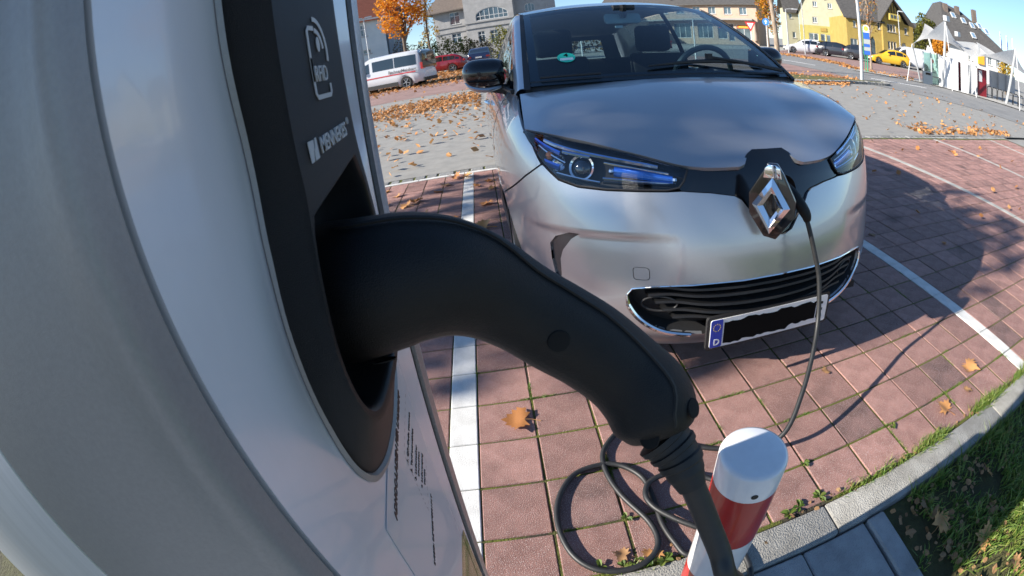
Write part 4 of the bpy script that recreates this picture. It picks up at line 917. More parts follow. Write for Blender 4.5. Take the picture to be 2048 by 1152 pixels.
ze = b.loc(53.5, 4.4)[1]; b.wall([(0, 0), (b.L, 0), (b.L, ze), (0, ze)], plaster('blue_render', (.33, .45, .62), (.38, .5, .66))); b.gable_side(0, b.L, ze, ze + 1.2, M_SLATE)

# big dark hipped roof
b = Bld('inn_building', 'white building under a huge dark hipped roof with skylights', (57.5, 56), (65.2, 60), 13)
ze = b.loc(60, 3.75)[1]; zr = b.loc(60, 8.6)[1]; hipu = 2.6
b.wall([(0, 0), (b.L, 0), (b.L, ze), (0, ze)], plaster('white_render', (.58, .57, .55), (.64, .63, .61)), [b.W(a, a + .5, 2.2, 3.2, 2) for a in (60.2, 62.8, 63.9)])
b.slab('roof', [[(-.6, -.6, ze - .1), (b.L + .6, -.6, ze - .1), (b.L - 4.2, 5.0, zr - .6), (1.6, 5.0, zr)], [(-.6, -.6, ze - .1), (1.6, 5.0, zr), (1.6, 8, zr), (-.6, 13.6, ze - .1)], [(b.L + .6, -.6, ze - .1), (b.L + .6, 13.6, ze - .1), (b.L - 4.2, 8, zr - .6), (b.L - 4.2, 5, zr - .6)]], M_SLATE)
def on_roof(u, k): return (u, -.6 + 5.6 * k, ze - .1 + (zr - ze) * k * .97)
for (u, k) in ((2.6, .70), (3.9, .62), (5.0, .55), (6.3, .60), (7.1, .50), (4.3, .28)):
    x, y, z = on_roof(u, k); Mr = Matrix.Translation((x, y, z + .10)) @ Matrix.Rotation(math.atan2(zr - ze, 5.6), 4, 'X'); g = G(); g.prism(rrect(.62, .95, .03, 3), .12, Mr, -.02); sk_ = g.build('skylight', M_FRAME, b.o, smooth=0); g = G(); g.prism(rrect(.46, .78, .02, 3), .01, Mr, .101); g.build('skylight_pane', M_PANEB, sk_, smooth=0)
for (u, k, h) in ((1.8, .80, 1.3), (3.7, .86, 1.0), (6.4, .88, 1.1)):
    x, y, z = on_roof(u, k); g = G(); g.box(x - .28, x + .28, y - .2, y + .4, z - .8, z + h * .7); g.build('chimney', M_BROWNR, b.o, smooth=0)
u, z = b.loc(61.8, 3.5); g = G(); g.box(u - .45, u + .45, -.25, -.02, z - 1.5, z + .1); g.build('orange_sign', mat('amber_panel', (.75, .36, .03), rough=.5), b.o, smooth=0)
# flags
M_FLAG = mat('blue_flag', (.03, .16, .55), (.06, .25, .65), 3, .8); M_POLE = mat('galvanised_pole', (.42, .43, .44), (.50, .51, .52), 8, .45, metal=.4); M_WPOLE = mat('white_pole', (.7, .7, .7), rough=.4)
for i, (az, e1, lab) in enumerate(((64.6, 6.12, 'tallest flagpole with blue flag, leftmost above the canopy'), (65.42, 5.88, 'middle flagpole with hanging blue flag above the canopy'), (66.2, 5.76, 'bare flagpole right of the two blue flags'))):
    p = bearing(az, 62); h = height(62, e1) - p.z; f = thing('flagpole', lab, 'flagpole', p, 0, 'flagpoles beyond the canopy'); g = G(); g.tube([(0, 0, 0), (0, 0, h)], [.07, .04], 8); g.build('pole', M_WPOLE, f)
    if i < 2:
        g = G(); P = []
        for k in range(9): z = h - .15 - k * .26; P.append([(.05 + (.12 + .03 * k) * j / 4 + .03 * math.sin(k + j), .06 * math.sin(j * 2.2 + k * .6), z) for j in range(5)])
        g.grid(np.array(P)); g.build('flag', M_FLAG, f)

# ------------------------------------------------------------------ trees and shrubs
M_BARK = mat('bark', (.10, .075, .055), (.19, .15, .115), 9, .95, bump=1, bscale=22, stretch=(3, 3, .7))
M_BARKP = mat('plane_bark', (.20, .145, .10), (.40, .32, .24), 7, .9, bump=1, bscale=30, stretch=(2, 2, .6))
L_OR = leafmat('orange_maple_leaves', [(.62, .19, .012), (.72, .28, .02), (.55, .13, .01), (.66, .33, .04)], .45)
L_YE = leafmat('yellow_leaves', [(.5, .30, .02), (.60, .36, .03), (.36, .22, .02), (.24, .22, .03)], .45)
L_GR = leafmat('dark_green_leaves', [(.05, .075, .012), (.09, .105, .018), (.14, .12, .02), (.03, .05, .01)], .25)
L_OL = leafmat('olive_leaves', [(.12, .14, .02), (.2, .18, .03), (.28, .2, .03), (.09, .11, .015)], .35)
L_MIX = leafmat('mixed_green_orange_leaves', [(.62, .22, .015), (.68, .28, .02), (.5, .2, .02), (.16, .19, .025)], .35)
L_BR = leafmat('brown_hedge_leaves', [(.10, .07, .02), (.16, .10, .03), (.09, .09, .018), (.20, .12, .03)], .25)
def leafcloud(q, blobs, n, size):
    g = G(); wsum = sum(b[3] * b[4] * b[5] for b in blobs)
    for (cx, cy, cz, rx, ry, rz_) in blobs:
        for _ in range(int(n * rx * ry * rz_ / wsum)):
            while True:
                v = Vector((q.uniform(-1, 1), q.uniform(-1, 1), q.uniform(-1, 1)))
                if .05 < v.length < 1 and q.random() < .25 + .75 * v.length: break
            if noise.noise(Vector((cx + v.x * rx, cy + v.y * ry, cz + v.z * rz_)) * (1.1 / max(.4, (rx + rz_) / 3))) < -.12: continue
            c = Vector((cx + v.x * rx, cy + v.y * ry, cz + v.z * rz_)); s = size * q.uniform(.6, 1.25)
            e = Euler((q.uniform(-1.1, 1.1), q.uniform(-1.1, 1.1), q.uniform(0, 6.28))).to_matrix()
            g.add([c + e @ Vector(p) for p in ((-.5 * s, 0, 0), (0, -.42 * s, .08 * s), (.55 * s, 0, 0), (0, .42 * s, .08 * s))], [(0, 1, 2), (0, 2, 3)])
    return g
def tree(name, label, base, trunk, blobs, n, size, m, bark=M_BARK, tr=.12, seed=1, group=None, cat='tree', branches=8, crown=True):
    q = random.Random(seed); t = thing(name, label, cat, base, 0, group); g = G(); tp = spline(trunk, 14); nt = len(tp)
    g.tube(tp, [tr * (1.35 if i == 0 else 1.12 - .62 * i / nt) for i in range(nt)], 10)
    for k in range(branches):
        i = q.randrange(int(nt * .5), nt); p = Vector(tp[i]); b = q.choice(blobs); e = Vector((b[0] + q.uniform(-.7, .7) * b[3], b[1] + q.uniform(-.7, .7) * b[4], b[2] + q.uniform(-.3, .8) * b[5]))
        mid = (p + e) / 2 + Vector((q.uniform(-.2, .2), q.uniform(-.2, .2), q.uniform(0, .3))) * b[3]; L_ = spline([tuple(p), tuple(mid), tuple(e)], 7); g.tube(L_, [tr * .42 * (1 - .85 * j / 6) for j in range(7)], 6)
        for _ in range(3):
            s0 = Vector(L_[q.randrange(2, 6)]); e2 = s0 + Vector((q.uniform(-1, 1), q.uniform(-1, 1), q.uniform(-.2, 1))) * b[3] * .45; g.tube([s0, (s0 + e2) / 2 + Vector((0, 0, .05)), e2], [tr * .14, tr * .10, tr * .04], 4)
    g.build('trunk', bark, t, smooth=50)
    if crown: tag(leafcloud(q, blobs, n, size).build('crown', m, t, smooth=0), kind='stuff') if False else leafcloud(q, blobs, n, size).build('crown', m, t, smooth=0)
    return t
p = bearing(-7.85, 34); tree('maple_tree', 'round orange maple tree behind the white minibus', p, [(0, 0, 0), (.02, 0, 1.6), (0, .1, 3.4), (.05, 0, 5.5)], [(0, 0, 5.6, 1.75, 1.6, 1.9), (-.75, 0, 4.5, 1.0, 1.0, .8), (.75, 0, 4.6, 1.1, 1.0, .8), (.2, .2, 7.0, 1.3, 1.2, 1.2), (-1.1, 0, 5.6, .8, .8, .7), (1.2, 0, 5.4, .7, .8, .8), (-.2, -.3, 3.6, .9, .8, .45)], 5200, .19, L_OR, tr=.15, seed=3, branches=12)
p = bearing(-4.95, 37); tree('young_tree', 'thin half-bare young tree with yellow leaves between maple and villa', p, [(0, 0, 0), (.02, 0, 1.5), (-.03, 0, 3.4), (.1, 0, 6.3)], [(-.25, 0, 2.7, .55, .5, .4), (.25, 0, 3.4, .7, .6, .6), (.15, 0, 4.4, .55, .5, .7), (-.1, 0, 5.6, .8, .7, 1.0)], 620, .15, L_YE, tr=.10, seed=4, branches=16)
p = bearing(34.95, 50); tree('street_tree', 'orange and green street tree in front of the pale yellow house', p, [(0, 0, 0), (0, 0, 1.5), (.05, 0, 3), (0, 0, 5)], [(-.45, 0, 3.6, .7, .7, .75), (.5, 0, 4.4, .9, .9, 1.3), (1.1, .1, 3.2, .75, .8, 1.0), (-.1, 0, 5.3, 1.1, 1, 1.0), (.9, 0, 2.3, .6, .6, .6)], 2600, .2, L_MIX, tr=.15, seed=6, branches=8, bark=M_BARKP)
p = bearing(35.95, 20.5); tree('plane_tree', 'smooth tan tree trunk rising beside the car mirror', p, [(0, 0, -.1), (.01, 0, 1.2), (-.06, 0, 2.4), (-.12, 0, 3.7), (-.1, 0, 5)], [(0, 0, 6.0, 1.6, 1.6, 1.1)], 900, .15, L_OR, tr=.115, seed=7, bark=M_BARKP, branches=6)
p = bearing(47.55, 31.5); tree('young_tree', 'slim young tree with rust leaves beside the bus stop sign', p, [(0, 0, 0), (0, 0, 1.2), (.03, 0, 2.4), (0, 0, 4.6)], [(-.75, 0, 2.5, .55, .5, .65), (-.35, 0, 3.3, .5, .5, .6), (.4, 0, 2.8, .5, .5, .6), (0, 0, 4.2, .9, .8, .8)], 420, .14, leafmat('rust_leaves', [(.45, .16, .05), (.55, .22, .06), (.35, .22, .05), (.3, .25, .04)], .4), tr=.075, seed=8, branches=14, bark=M_BARKP)
p = bearing(54.6, 56); tree('garden_tree', 'olive green garden trees behind the white canopy', p, [(0, 0, 0), (0, 0, 2), (0, 0, 4.2)], [(-.7, 0, 3.4, 1.1, 1, 1.3), (.6, 0, 4.2, 1.2, 1, 1.6), (-.3, 0, 5.0, .9, .9, 1.2), (1.4, 0, 4.6, .9, .9, 1.1), (-1.4, 0, 2.4, .8, .8, .9)], 3400, .26, L_OL, tr=.14, seed=9)
p = bearing(56.6, 44); tree('golden_shrub', 'golden orange tree seen under the white canopy', p, [(0, 0, 0), (0, 0, 1.4), (0, 0, 2.8)], [(0, 0, 2.6, .95, .9, .75), (-.6, 0, 2.3, .5, .6, .6), (.6, 0, 2.2, .5, .6, .6)], 1500, .2, leafmat('golden_leaves', [(.62, .27, .015), (.68, .33, .03), (.5, .2, .01)], .45), tr=.08, seed=10)
p = bearing(65.1, 41); tree('golden_shrub', 'golden yellow tree behind the grey panels at far right', p, [(0, 0, 0), (0, 0, 1.2), (0, 0, 2.2)], [(0, 0, 1.7, .8, .8, .9)], 900, .2, leafmat('yellow_green_leaves', [(.5, .31, .03), (.44, .30, .04), (.36, .27, .03)], .4), tr=.07, seed=11)
tree('shade_tree', 'autumn tree hidden by the charging column whose crown dapples the bonnet', (-9.6, 1.72, T(-9.6, 1.72)), [(0, 0, 0), (0, .03, 1.5), (.05, 0, 3), (0, .1, 4.6), (.1, .1, 5.9)], [(0, -.7, 5.3, 1.5, 1.15, .9), (.3, .9, 5.4, 1.4, 1.1, 1.1), (.2, -.7, 6.25, 1.4, 1.2, .55), (-.2, -1.28, 6.1, 1.3, .75, .8), (.1, -1.60, 5.6, .5, .2, .3), (.1, -1.60, 5.6, .5, .2, .3), (-.1, -1.42, 5.9, .4, .2, .25), (-.1, -1.42, 5.9, .4, .2, .25), (-.3, .2, 4.0, 1.1, 1.0, .5)], 3200, .18, L_OR, tr=.15, seed=12, branches=16)
def hedge(name, label, a, b, h, dpt, n, m, seed, cat='hedge', size=.2):
    A, B = bearing(*a), bearing(*b); k = max(3, int((B - A).length / 1.4)); q = random.Random(seed); t = thing(name, label, cat, A); bl = []
    for i in range(k + 1):
        p = A.lerp(B, i / k) - A; hh = h * q.uniform(.8, 1.15); bl.append((p.x, p.y, p.z + hh * .5, 1.1, dpt, hh * .55))
    g = G(); [g.tube([(x, y, z - rz_), (x, y, z + rz_ * .5)], [.08, .03], 6) for x, y, z, rx, ry, rz_ in bl[::2]]; tag(g.build('stems', M_BARK, t), kind='stuff'); leafcloud(q, bl, n, size).build('foliage', m, t, smooth=0); return t
hedge('hedge', 'dark olive hedge along the villa fence', (-4.7, 50), (-.9, 49.5), 3.2, 1.0, 3000, L_OL, 21)
hedge('hedge', 'brownish clipped hedge left of the olive hedge behind the red estate car', (-8.2, 51), (-5.2, 50.5), 3.6, .8, 2400, L_BR, 22)
hedge('hedge', 'low brown hedge in front of the villa ground floor', (-.6, 50), (2.0, 49.5), 2.4, .9, 1900, L_BR, 23)
hedge('shrub', 'tall dark shrub between the villa and the silver car', (3.3, 45), (5.6, 44), 3.3, 1.0, 2400, L_OL, 24, 'shrub')
hedge('shrub', 'dark garden shrubs seen through the car windows', (9, 47), (15, 46), 2.6, 1.0, 1500, L_BR, 25, 'shrub', .28)
# wire fence in front of the hedge
fe = thing('wire_fence', 'wire fence with slim pale posts in front of the hedge', 'fence', bearing(-6, 47.5)); A, B = bearing(-6, 47.5), bearing(3, 46.5)
for k in range(8):
    p = A.lerp(B, k / 7) - A; g = G(); g.tube([(p.x, p.y, p.z), (p.x, p.y, p.z + 1.15)], .035, 6); g.build('post', M_WPOLE, fe)
g = G(); [g.tube([(0, 0, z), ((B - A).x, (B - A).y, (B - A).z + z)], .008, 4) for z in (.2, .45, .7, .95, 1.1)]; tag(g.build('fence_wires', M_POLE, fe), kind='stuff')

# ------------------------------------------------------------------ street furniture
def pole(name, label, cat, az, D, h, r, m=M_POLE, arm=None, group=None, ripple=0):
    p = bearing(az, D); t = thing(name, label, cat, p, 0, group); g = G(); g.tube([(0, 0, -.05), (0, 0, h * .5), (0, 0, h)], [r, r * .85, r * .65], 10); g.build('post', m, t)
    if arm:
        dx, dz = arm; g = G(); rx = math.cos(R(az)); ry = -math.sin(R(az)); g.tube(spline([(0, 0, h - .02), (rx * dx * .4, ry * dx * .4, h + dz * .8), (rx * dx, ry * dx, h + dz)], 6), r * .5, 6); g.build('arm', m, t)
        g = G(); M = Matrix.Translation((rx * dx, ry * dx, h + dz)) @ Matrix.Rotation(-R(az), 4, 'Z'); g.prism(rrect(.62, .22, .08), .09, M, -.05); g.build('lamp_head', M_POLE, t, smooth=30)
    return t
t = pole('street_lamp', 'grey lamp post with streaked shaft on the grass verge', 'street lamp', 46.35, 20.4, 5.2, .085, arm=(-1.2, .3))
t = pole('street_lamp', 'slim street lamp in front of the pale blue house', 'street lamp', -12.15, 30, 4.75, .05)
for s_ in (-1, 1):
    g = G(); g.tube([(0, 0, 4.6), (s_ * .3, 0, 4.75)], .03, 6); g.box(s_ * .3 - .22, s_ * .3 + .22, -.09, .09, 4.72, 4.80); g.build('lamp_arm', M_POLE, t, smooth=0)
pole('street_lamp', 'street lamp with short arm left of the pale yellow gable', 'street lamp', 37.4, 46, height(46, 4.95) - bearing(37.4, 46).z, .07, arm=(.9, .05))
pole('street_lamp', 'tall thin pole at the corner of the pale yellow gable', 'street lamp', 39.4, 45, 5.6, .05)
pole('street_lamp', 'slim lamp in front of the ochre half-timbered house', 'street lamp', 51.35, 52, height(52, 6.05) - bearing(51.35, 52).z, .06, arm=(.35, .06))
pole('marker_post', 'slim white post seen through the windscreen on the right', 'post', 26.1, 27, height(27, 3.3) - bearing(26.1, 27).z, .05, M_WPOLE)
pole('marker_post', 'slim white post seen through the rear window of the car', 'post', 12.7, 29, 2.4, .05, M_WPOLE)
# give way sign
p = bearing(32.95, 48); t = thing('give_way_sign', 'give way sign, white triangle with red border on a white post', 'road sign', p, -R(33)); hh = height(48, 2.75) - p.z
g = G(); g.tube([(0, .04, 0), (0, .04, hh + .3)], .05, 8); g.build('post', M_WPOLE, t)
M_SRED = mat('sign_red', (.55, .03, .03), rough=.4)
g = G(); g.prism([(0, hh - .62), (.56, hh + .38), (-.56, hh + .38)], .02, Matrix.Rotation(R(90), 4, 'X'), -.01); g.build('border', M_SRED, t, smooth=0); g = G(); g.prism([(0, hh - .36), (.34, hh + .25), (-.34, hh + .25)], .006, Matrix.Rotation(R(90), 4, 'X'), .011); g.build('field', M_PLATE, t, smooth=0)
p = bearing(34.85, 48.3); t = thing('round_sign', 'round blue mandatory sign beside the orange street tree', 'road sign', p, -R(50)); hh = height(48, 3.3) - p.z
g = G(); g.tube([(0, .05, 0), (0, .05, hh)], .04, 8); g.build('post', M_WPOLE, t); g = G(); g.lathe([(.0001, .012), (.36, .012), (.36, -.012), (.0001, -.012)], 24, Matrix.Translation((0, 0, hh)) @ Matrix.Rotation(R(90), 4, 'X')); fixnormals(g.build('disc', mat('sign_blue', (.02, .16, .55), rough=.4), t)); g = G(); g.box(-.05, .05, -.02, -.0125, hh - .2, hh + .05); g.add([(-.15, -.016, hh + .02), (.15, -.016, hh + .02), (0, -.016, hh + .22)], [(0, 1, 2)]); g.build('arrow', M_PLATE, t, smooth=0)
# bus stop
p = bearing(47.12, 27); t = thing('bus_stop_sign', 'tall bus stop sign with green post and blue timetable panels', 'bus stop sign', p, -R(47)); D = 27
zz_ = lambda e: height(D, e) - p.z
M_BGR = mat('bus_stop_green', (.02, .26, .13), rough=.45); M_BBL = mat('bus_stop_blue', (.02, .10, .40), rough=.4); M_BGY = mat('bus_stop_grey', (.30, .33, .33), rough=.5)
g = G(); g.tube([(-.13, 0, 0), (-.13, 0, zz_(.3)), (-.20, 0, zz_(.6)), (-.20, 0, zz_(3.8))], .022, 8); g.tube([(.0, 0, 0), (.0, 0, zz_(.5))], .035, 8); g.build('post', M_BGR, t)
for e0, e1, m_ in ((.55, 1.0, M_BBL), (1.02, 1.42, M_BGY), (1.44, 1.78, M_BBL), (1.8, 2.32, M_BGY), (2.34, 3.1, M_BBL), (3.12, 3.9, M_PLATE)):
    g = G()
    if e1 == 3.9: g.prism([(-.17, zz_(e0)), (.19, zz_(e0))] + [(.01 + .18 * math.cos(a), zz_(3.6) + .18 * math.sin(a)) for a in np.linspace(0, math.pi, 11)], .05, Matrix.Rotation(R(90), 4, 'X'), -.025)
    else: g.box(-.17, .19, -.025, .025, zz_(e0), zz_(e1))
    g.build('panel', m_, t, smooth=0)
for rr, m_, y in ((.145, M_BGR, .027), (.12, mat('stop_yellow', (.62, .55, .05), rough=.4), .031)): g = G(); g.lathe([(.0001, 0), (rr, 0)], 20, Matrix.Translation((.01, -y, zz_(3.55))) @ Matrix.Rotation(R(90), 4, 'X')); g.build('stop_roundel', m_, t)
text_mesh('H', .17, M_BGR, Matrix.Translation((-.045, -.033, zz_(3.55) - .06)) @ Matrix.Rotation(R(90), 4, 'X'), 'stop_letter', t)

# tensile canopy with its masts
M_MEMB = leafmat('white_membrane', [(.70, .70, .68), (.74, .74, .72)], .45, .75); M_MAST = mat('light_mast_paint', (.52, .54, .55), (.58, .6, .61), 3, .35, metal=.2)
def pt(az, el, D): q = bearing(az, D); return Vector((q.x, q.y, height(D, el)))
cn = thing('canopy', 'white tensile membrane canopy on slanted masts over the bus shelter', 'canopy', bearing(60, 26)); cl = cn.location
def membrane(c00, c10, c11, c01, pull=.10, sag=0.0):
    C_ = [pt(*c) - cl for c in (c00, c10, c11, c01)]; g = G(); P = []; n = 15; ctr = sum(C_, Vector()) / 4
    for i in range(n):
        row = []
        for j in range(n):
            u, v = i / (n - 1), j / (n - 1); p = C_[0] * (1 - u) * (1 - v) + C_[1] * u * (1 - v) + C_[2] * u * v + C_[3] * (1 - u) * v
            eu = max(abs(2 * u - 1), 0) ** 2; w = pull * (4 * u * (1 - u) * (abs(2 * v - 1) ** 2) + 4 * v * (1 - v) * (abs(2 * u - 1) ** 2)); p = p.lerp(Vector((ctr.x, ctr.y, p.z)), w); row.append(p + Vector((0, 0, -sag * 16 * u * (1 - u) * v * (1 - v))))
        P.append(row)
    g.grid(np.array([[tuple(p) for p in r_] for r_ in P])); o = g.build('membrane', M_MEMB, cn, smooth=60); return o
membrane((52.85, 2.6, 25.2), (54.7, 5.2, 29), (59.8, 2.85, 28.5), (57.3, 5.95, 25.2), .16, .25)
membrane((60.4, 2.5, 25), (61.3, 4.35, 29.5), (68.8, 2.0, 29), (66.4, 4.62, 26), .16, .2)
membrane((58.2, 3.9, 27), (61.2, 4.2, 29.5), (62.8, 3.3, 27), (60.4, 2.55, 25.2), .12, .1)
for (a0, e0, D0, a1, e1, D1, r_) in ((56.65, -1.5, 26.3, 57.45, 6.15, 25.1, .075), (65.2, -1.27, 27, 66.6, 4.7, 26, .075), (53.85, -1.49, 26.5, 52.9, 2.6, 25.2, .05), (56.4, -1.0, 28.5, 54.85, 4.6, 29, .06), (60.1, -1.45, 26, 60.5, 2.45, 25, .05)):
    a, b_ = pt(a0, e0, D0), pt(a1, e1, D1); a.z = T(a.x, a.y); g = G(); g.tube([a - cl, (a + b_) / 2 - cl, b_ - cl], [r_, r_ * 1.05, r_ * .8], 10); g.build('mast', M_MAST, cn)
for (a0, a1, e1, D1) in ((52.1, 52.9, 2.6, 25.2), (61.2, 60.45, 2.4, 25), (67.1, 66.6, 4.7, 26), (58.0, 57.4, 5.9, 25.1)):
    a, b_ = bearing(a0, 25), pt(a1, e1, D1); g = G(); g.tube([a - cl, b_ - cl], .022, 6); g.build('stay_rod', M_WPOLE, cn)
for az, D_ in ((57.6, 25.1), (58.9, 28.5)): a = pt(az, 6.2 if az < 58 else 4.7, D_) - cl; g = G(); g.box(a.x - .16, a.x + .16, a.y - .12, a.y + .12, a.z - .12, a.z + .14); g.build('floodlight', M_POLE, cn, smooth=0)
# panels of the shelter
def panel(name, label, cat, a0, a1, e1, D0, D1, m, th=.22, group=None, e1b=None, base=0.0):
    A, B = bearing(a0, D0), bearing(a1, D1); z = min(A.z, B.z); d = (B - A).xy; t = thing(name, label, cat, (A.x, A.y, z), math.atan2(d.y, d.x), group); L = d.length; h0 = height(D0, e1) - z; h1 = height(D1, e1b if e1b is not None else e1) - z
    g = G(); g.add([(0, 0, base), (L, 0, base), (L, 0, h1), (0, 0, h0), (0, th, base), (L, th, base), (L, th, h1), (0, th, h0)], [(0, 1, 2, 3), (5, 4, 7, 6), (1, 5, 6, 2), (4, 0, 3, 7), (3, 2, 6, 7)]); o = fixnormals(g.build('panel', m, t, smooth=0)); return t, L, h0, h1
P_WHI = plaster('white_wall', (.62, .63, .66), (.68, .69, .71)); P_GRY = plaster('grey_panel', (.36, .37, .39), (.42, .43, .45)); M_DRED = mat('dark_red_panel', (.13, .006, .012), (.17, .01, .017), 4, .4)
panel('shelter_wall', 'wide white wall panel right of the glass bus shelter', 'wall', 56.3, 58.75, 1.9, 26.4, 26.2, P_WHI, group='wall panels under the canopy')
panel('shelter_wall', 'narrow dark red panel between two white wall panels', 'wall', 58.8, 59.12, 1.68, 26.8, 26.9, M_DRED, group='wall panels under the canopy')
panel('shelter_wall', 'narrow white wall panel between red panel and grey panel', 'wall', 59.15, 60.1, 1.78, 26.0, 26.0, P_WHI, group='wall panels under the canopy')
panel('shelter_wall', 'grey wall panel left of the large dark red panel', 'wall', 60.15, 61.3, 1.68, 26.3, 26.4, P_GRY, group='wall panels under the canopy')
t, L, h0, h1 = panel('shelter_wall', 'large dark red wall panel with small notice', 'wall', 61.35, 62.55, 1.5, 26.6, 26.9, M_DRED, group='wall panels under the canopy'); g = G(); g.box(.06, .3, -.02, -.003, h0 * .55, h0 * .95); g.build('notice', P_GRY, t, smooth=0)
for a0, a1, lb in ((63.1, 64.2, 'first pale grey long panel right of the red panel'), (64.25, 65.3, 'middle pale grey long panel behind the bicycle rack'), (65.35, 66.4, 'last pale grey long panel beside the slanted right mast')): panel('shelter_wall', lb, 'wall', a0, a1, 1.65, 29.5, 29.8, P_GRY, group='wall panels under the canopy', base=.55)
M_SGL = glassmat('shelter_glass', (.62, .80, .76))
t, L, h0, h1 = panel('bus_shelter', 'glass bus shelter with slim frame and bench', 'bus shelter', 54.25, 56.25, 1.95, 26.3, 26.6, M_SGL, .03)
for u in (0, L / 2, L): g = G(); g.box(u - .03, u + .03, -.035, .065, 0, h0 + .05); g.build('frame_post', M_MAST, t, smooth=0)
g = G(); g.box(L * .45, L - .05, -.5, -.12, .42, .48); g.build('bench', mat('dark_bench', (.05, .06, .06), rough=.6), t, smooth=0)
t, L, h0, h1 = panel('waste_bin', 'dark blue-grey waste cabinet in front of the bus shelter', 'waste bin', 54.25, 55.4, -.14, 26, 26.1, mat('bin_grey', (.06, .08, .105), rough=.45), .45)
g = G(); g.box(.12, L - .12, -.02, -.003, h0 - .16, h0 - .06); g.build('bin_slot', M_INK, t, smooth=0)
# railing and parked bicycle by the grey panels
p = bearing(63.2, 27.5); q_ = bearing(67.5, 27.5); t = thing('bicycle_rack', 'row of dark bicycle stands below the grey panels', 'bicycle rack', p); d = q_ - p
for k in range(7):
    c = d * (k / 6); g = G(); g.tube(spline([(c.x, c.y, c.z), (c.x, c.y, c.z + .55), (c.x + .12, c.y + .2, c.z + .62), (c.x + .2, c.y + .4, c.z + .55), (c.x + .2, c.y + .4, c.z)], 14), .025, 6); g.build('stand', M_BLACKM, t)

# ------------------------------------------------------------------ cars in the distance
M_CGL = mat('car_window', (.012, .016, .02), rough=.05, spec=.8, coat=.6)
def carpaint(n, c): return mat('car_paint_' + n, c, rough=.3, coat=1.0)
PROF = dict(hatch=(4.2, 1.78, [(0, .55), (.08, .68), (.5, .80), (1.1, .93), (1.85, 1.36), (2.4, 1.46), (3.2, 1.43), (3.75, 1.25), (4.08, .95), (4.2, .6)], .92, (1.2, 3.9), .31), wagon=(4.75, 1.82, [(0, .52), (.08, .66), (.6, .80), (1.35, .93), (2.1, 1.34), (2.7, 1.44), (3.9, 1.40), (4.4, 1.2), (4.68, .95), (4.75, .6)], .91, (1.45, 4.55), .32), suv=(4.8, 2.0, [(0, .62), (.08, .8), (.6, .95), (1.4, 1.08), (2.1, 1.52), (2.8, 1.64), (3.5, 1.58), (4.35, 1.22), (4.72, 1.12), (4.8, .7)], 1.07, (1.5, 4.4), .37), van=(5.1, 1.95, [(0, .62), (.06, .95), (.55, 1.12), (.95, 1.25), (1.6, 1.82), (2.0, 1.96), (3.6, 1.98), (4.9, 1.95), (5.06, 1.2), (5.1, .7)], 1.10, (1.0, 5.0), .33))
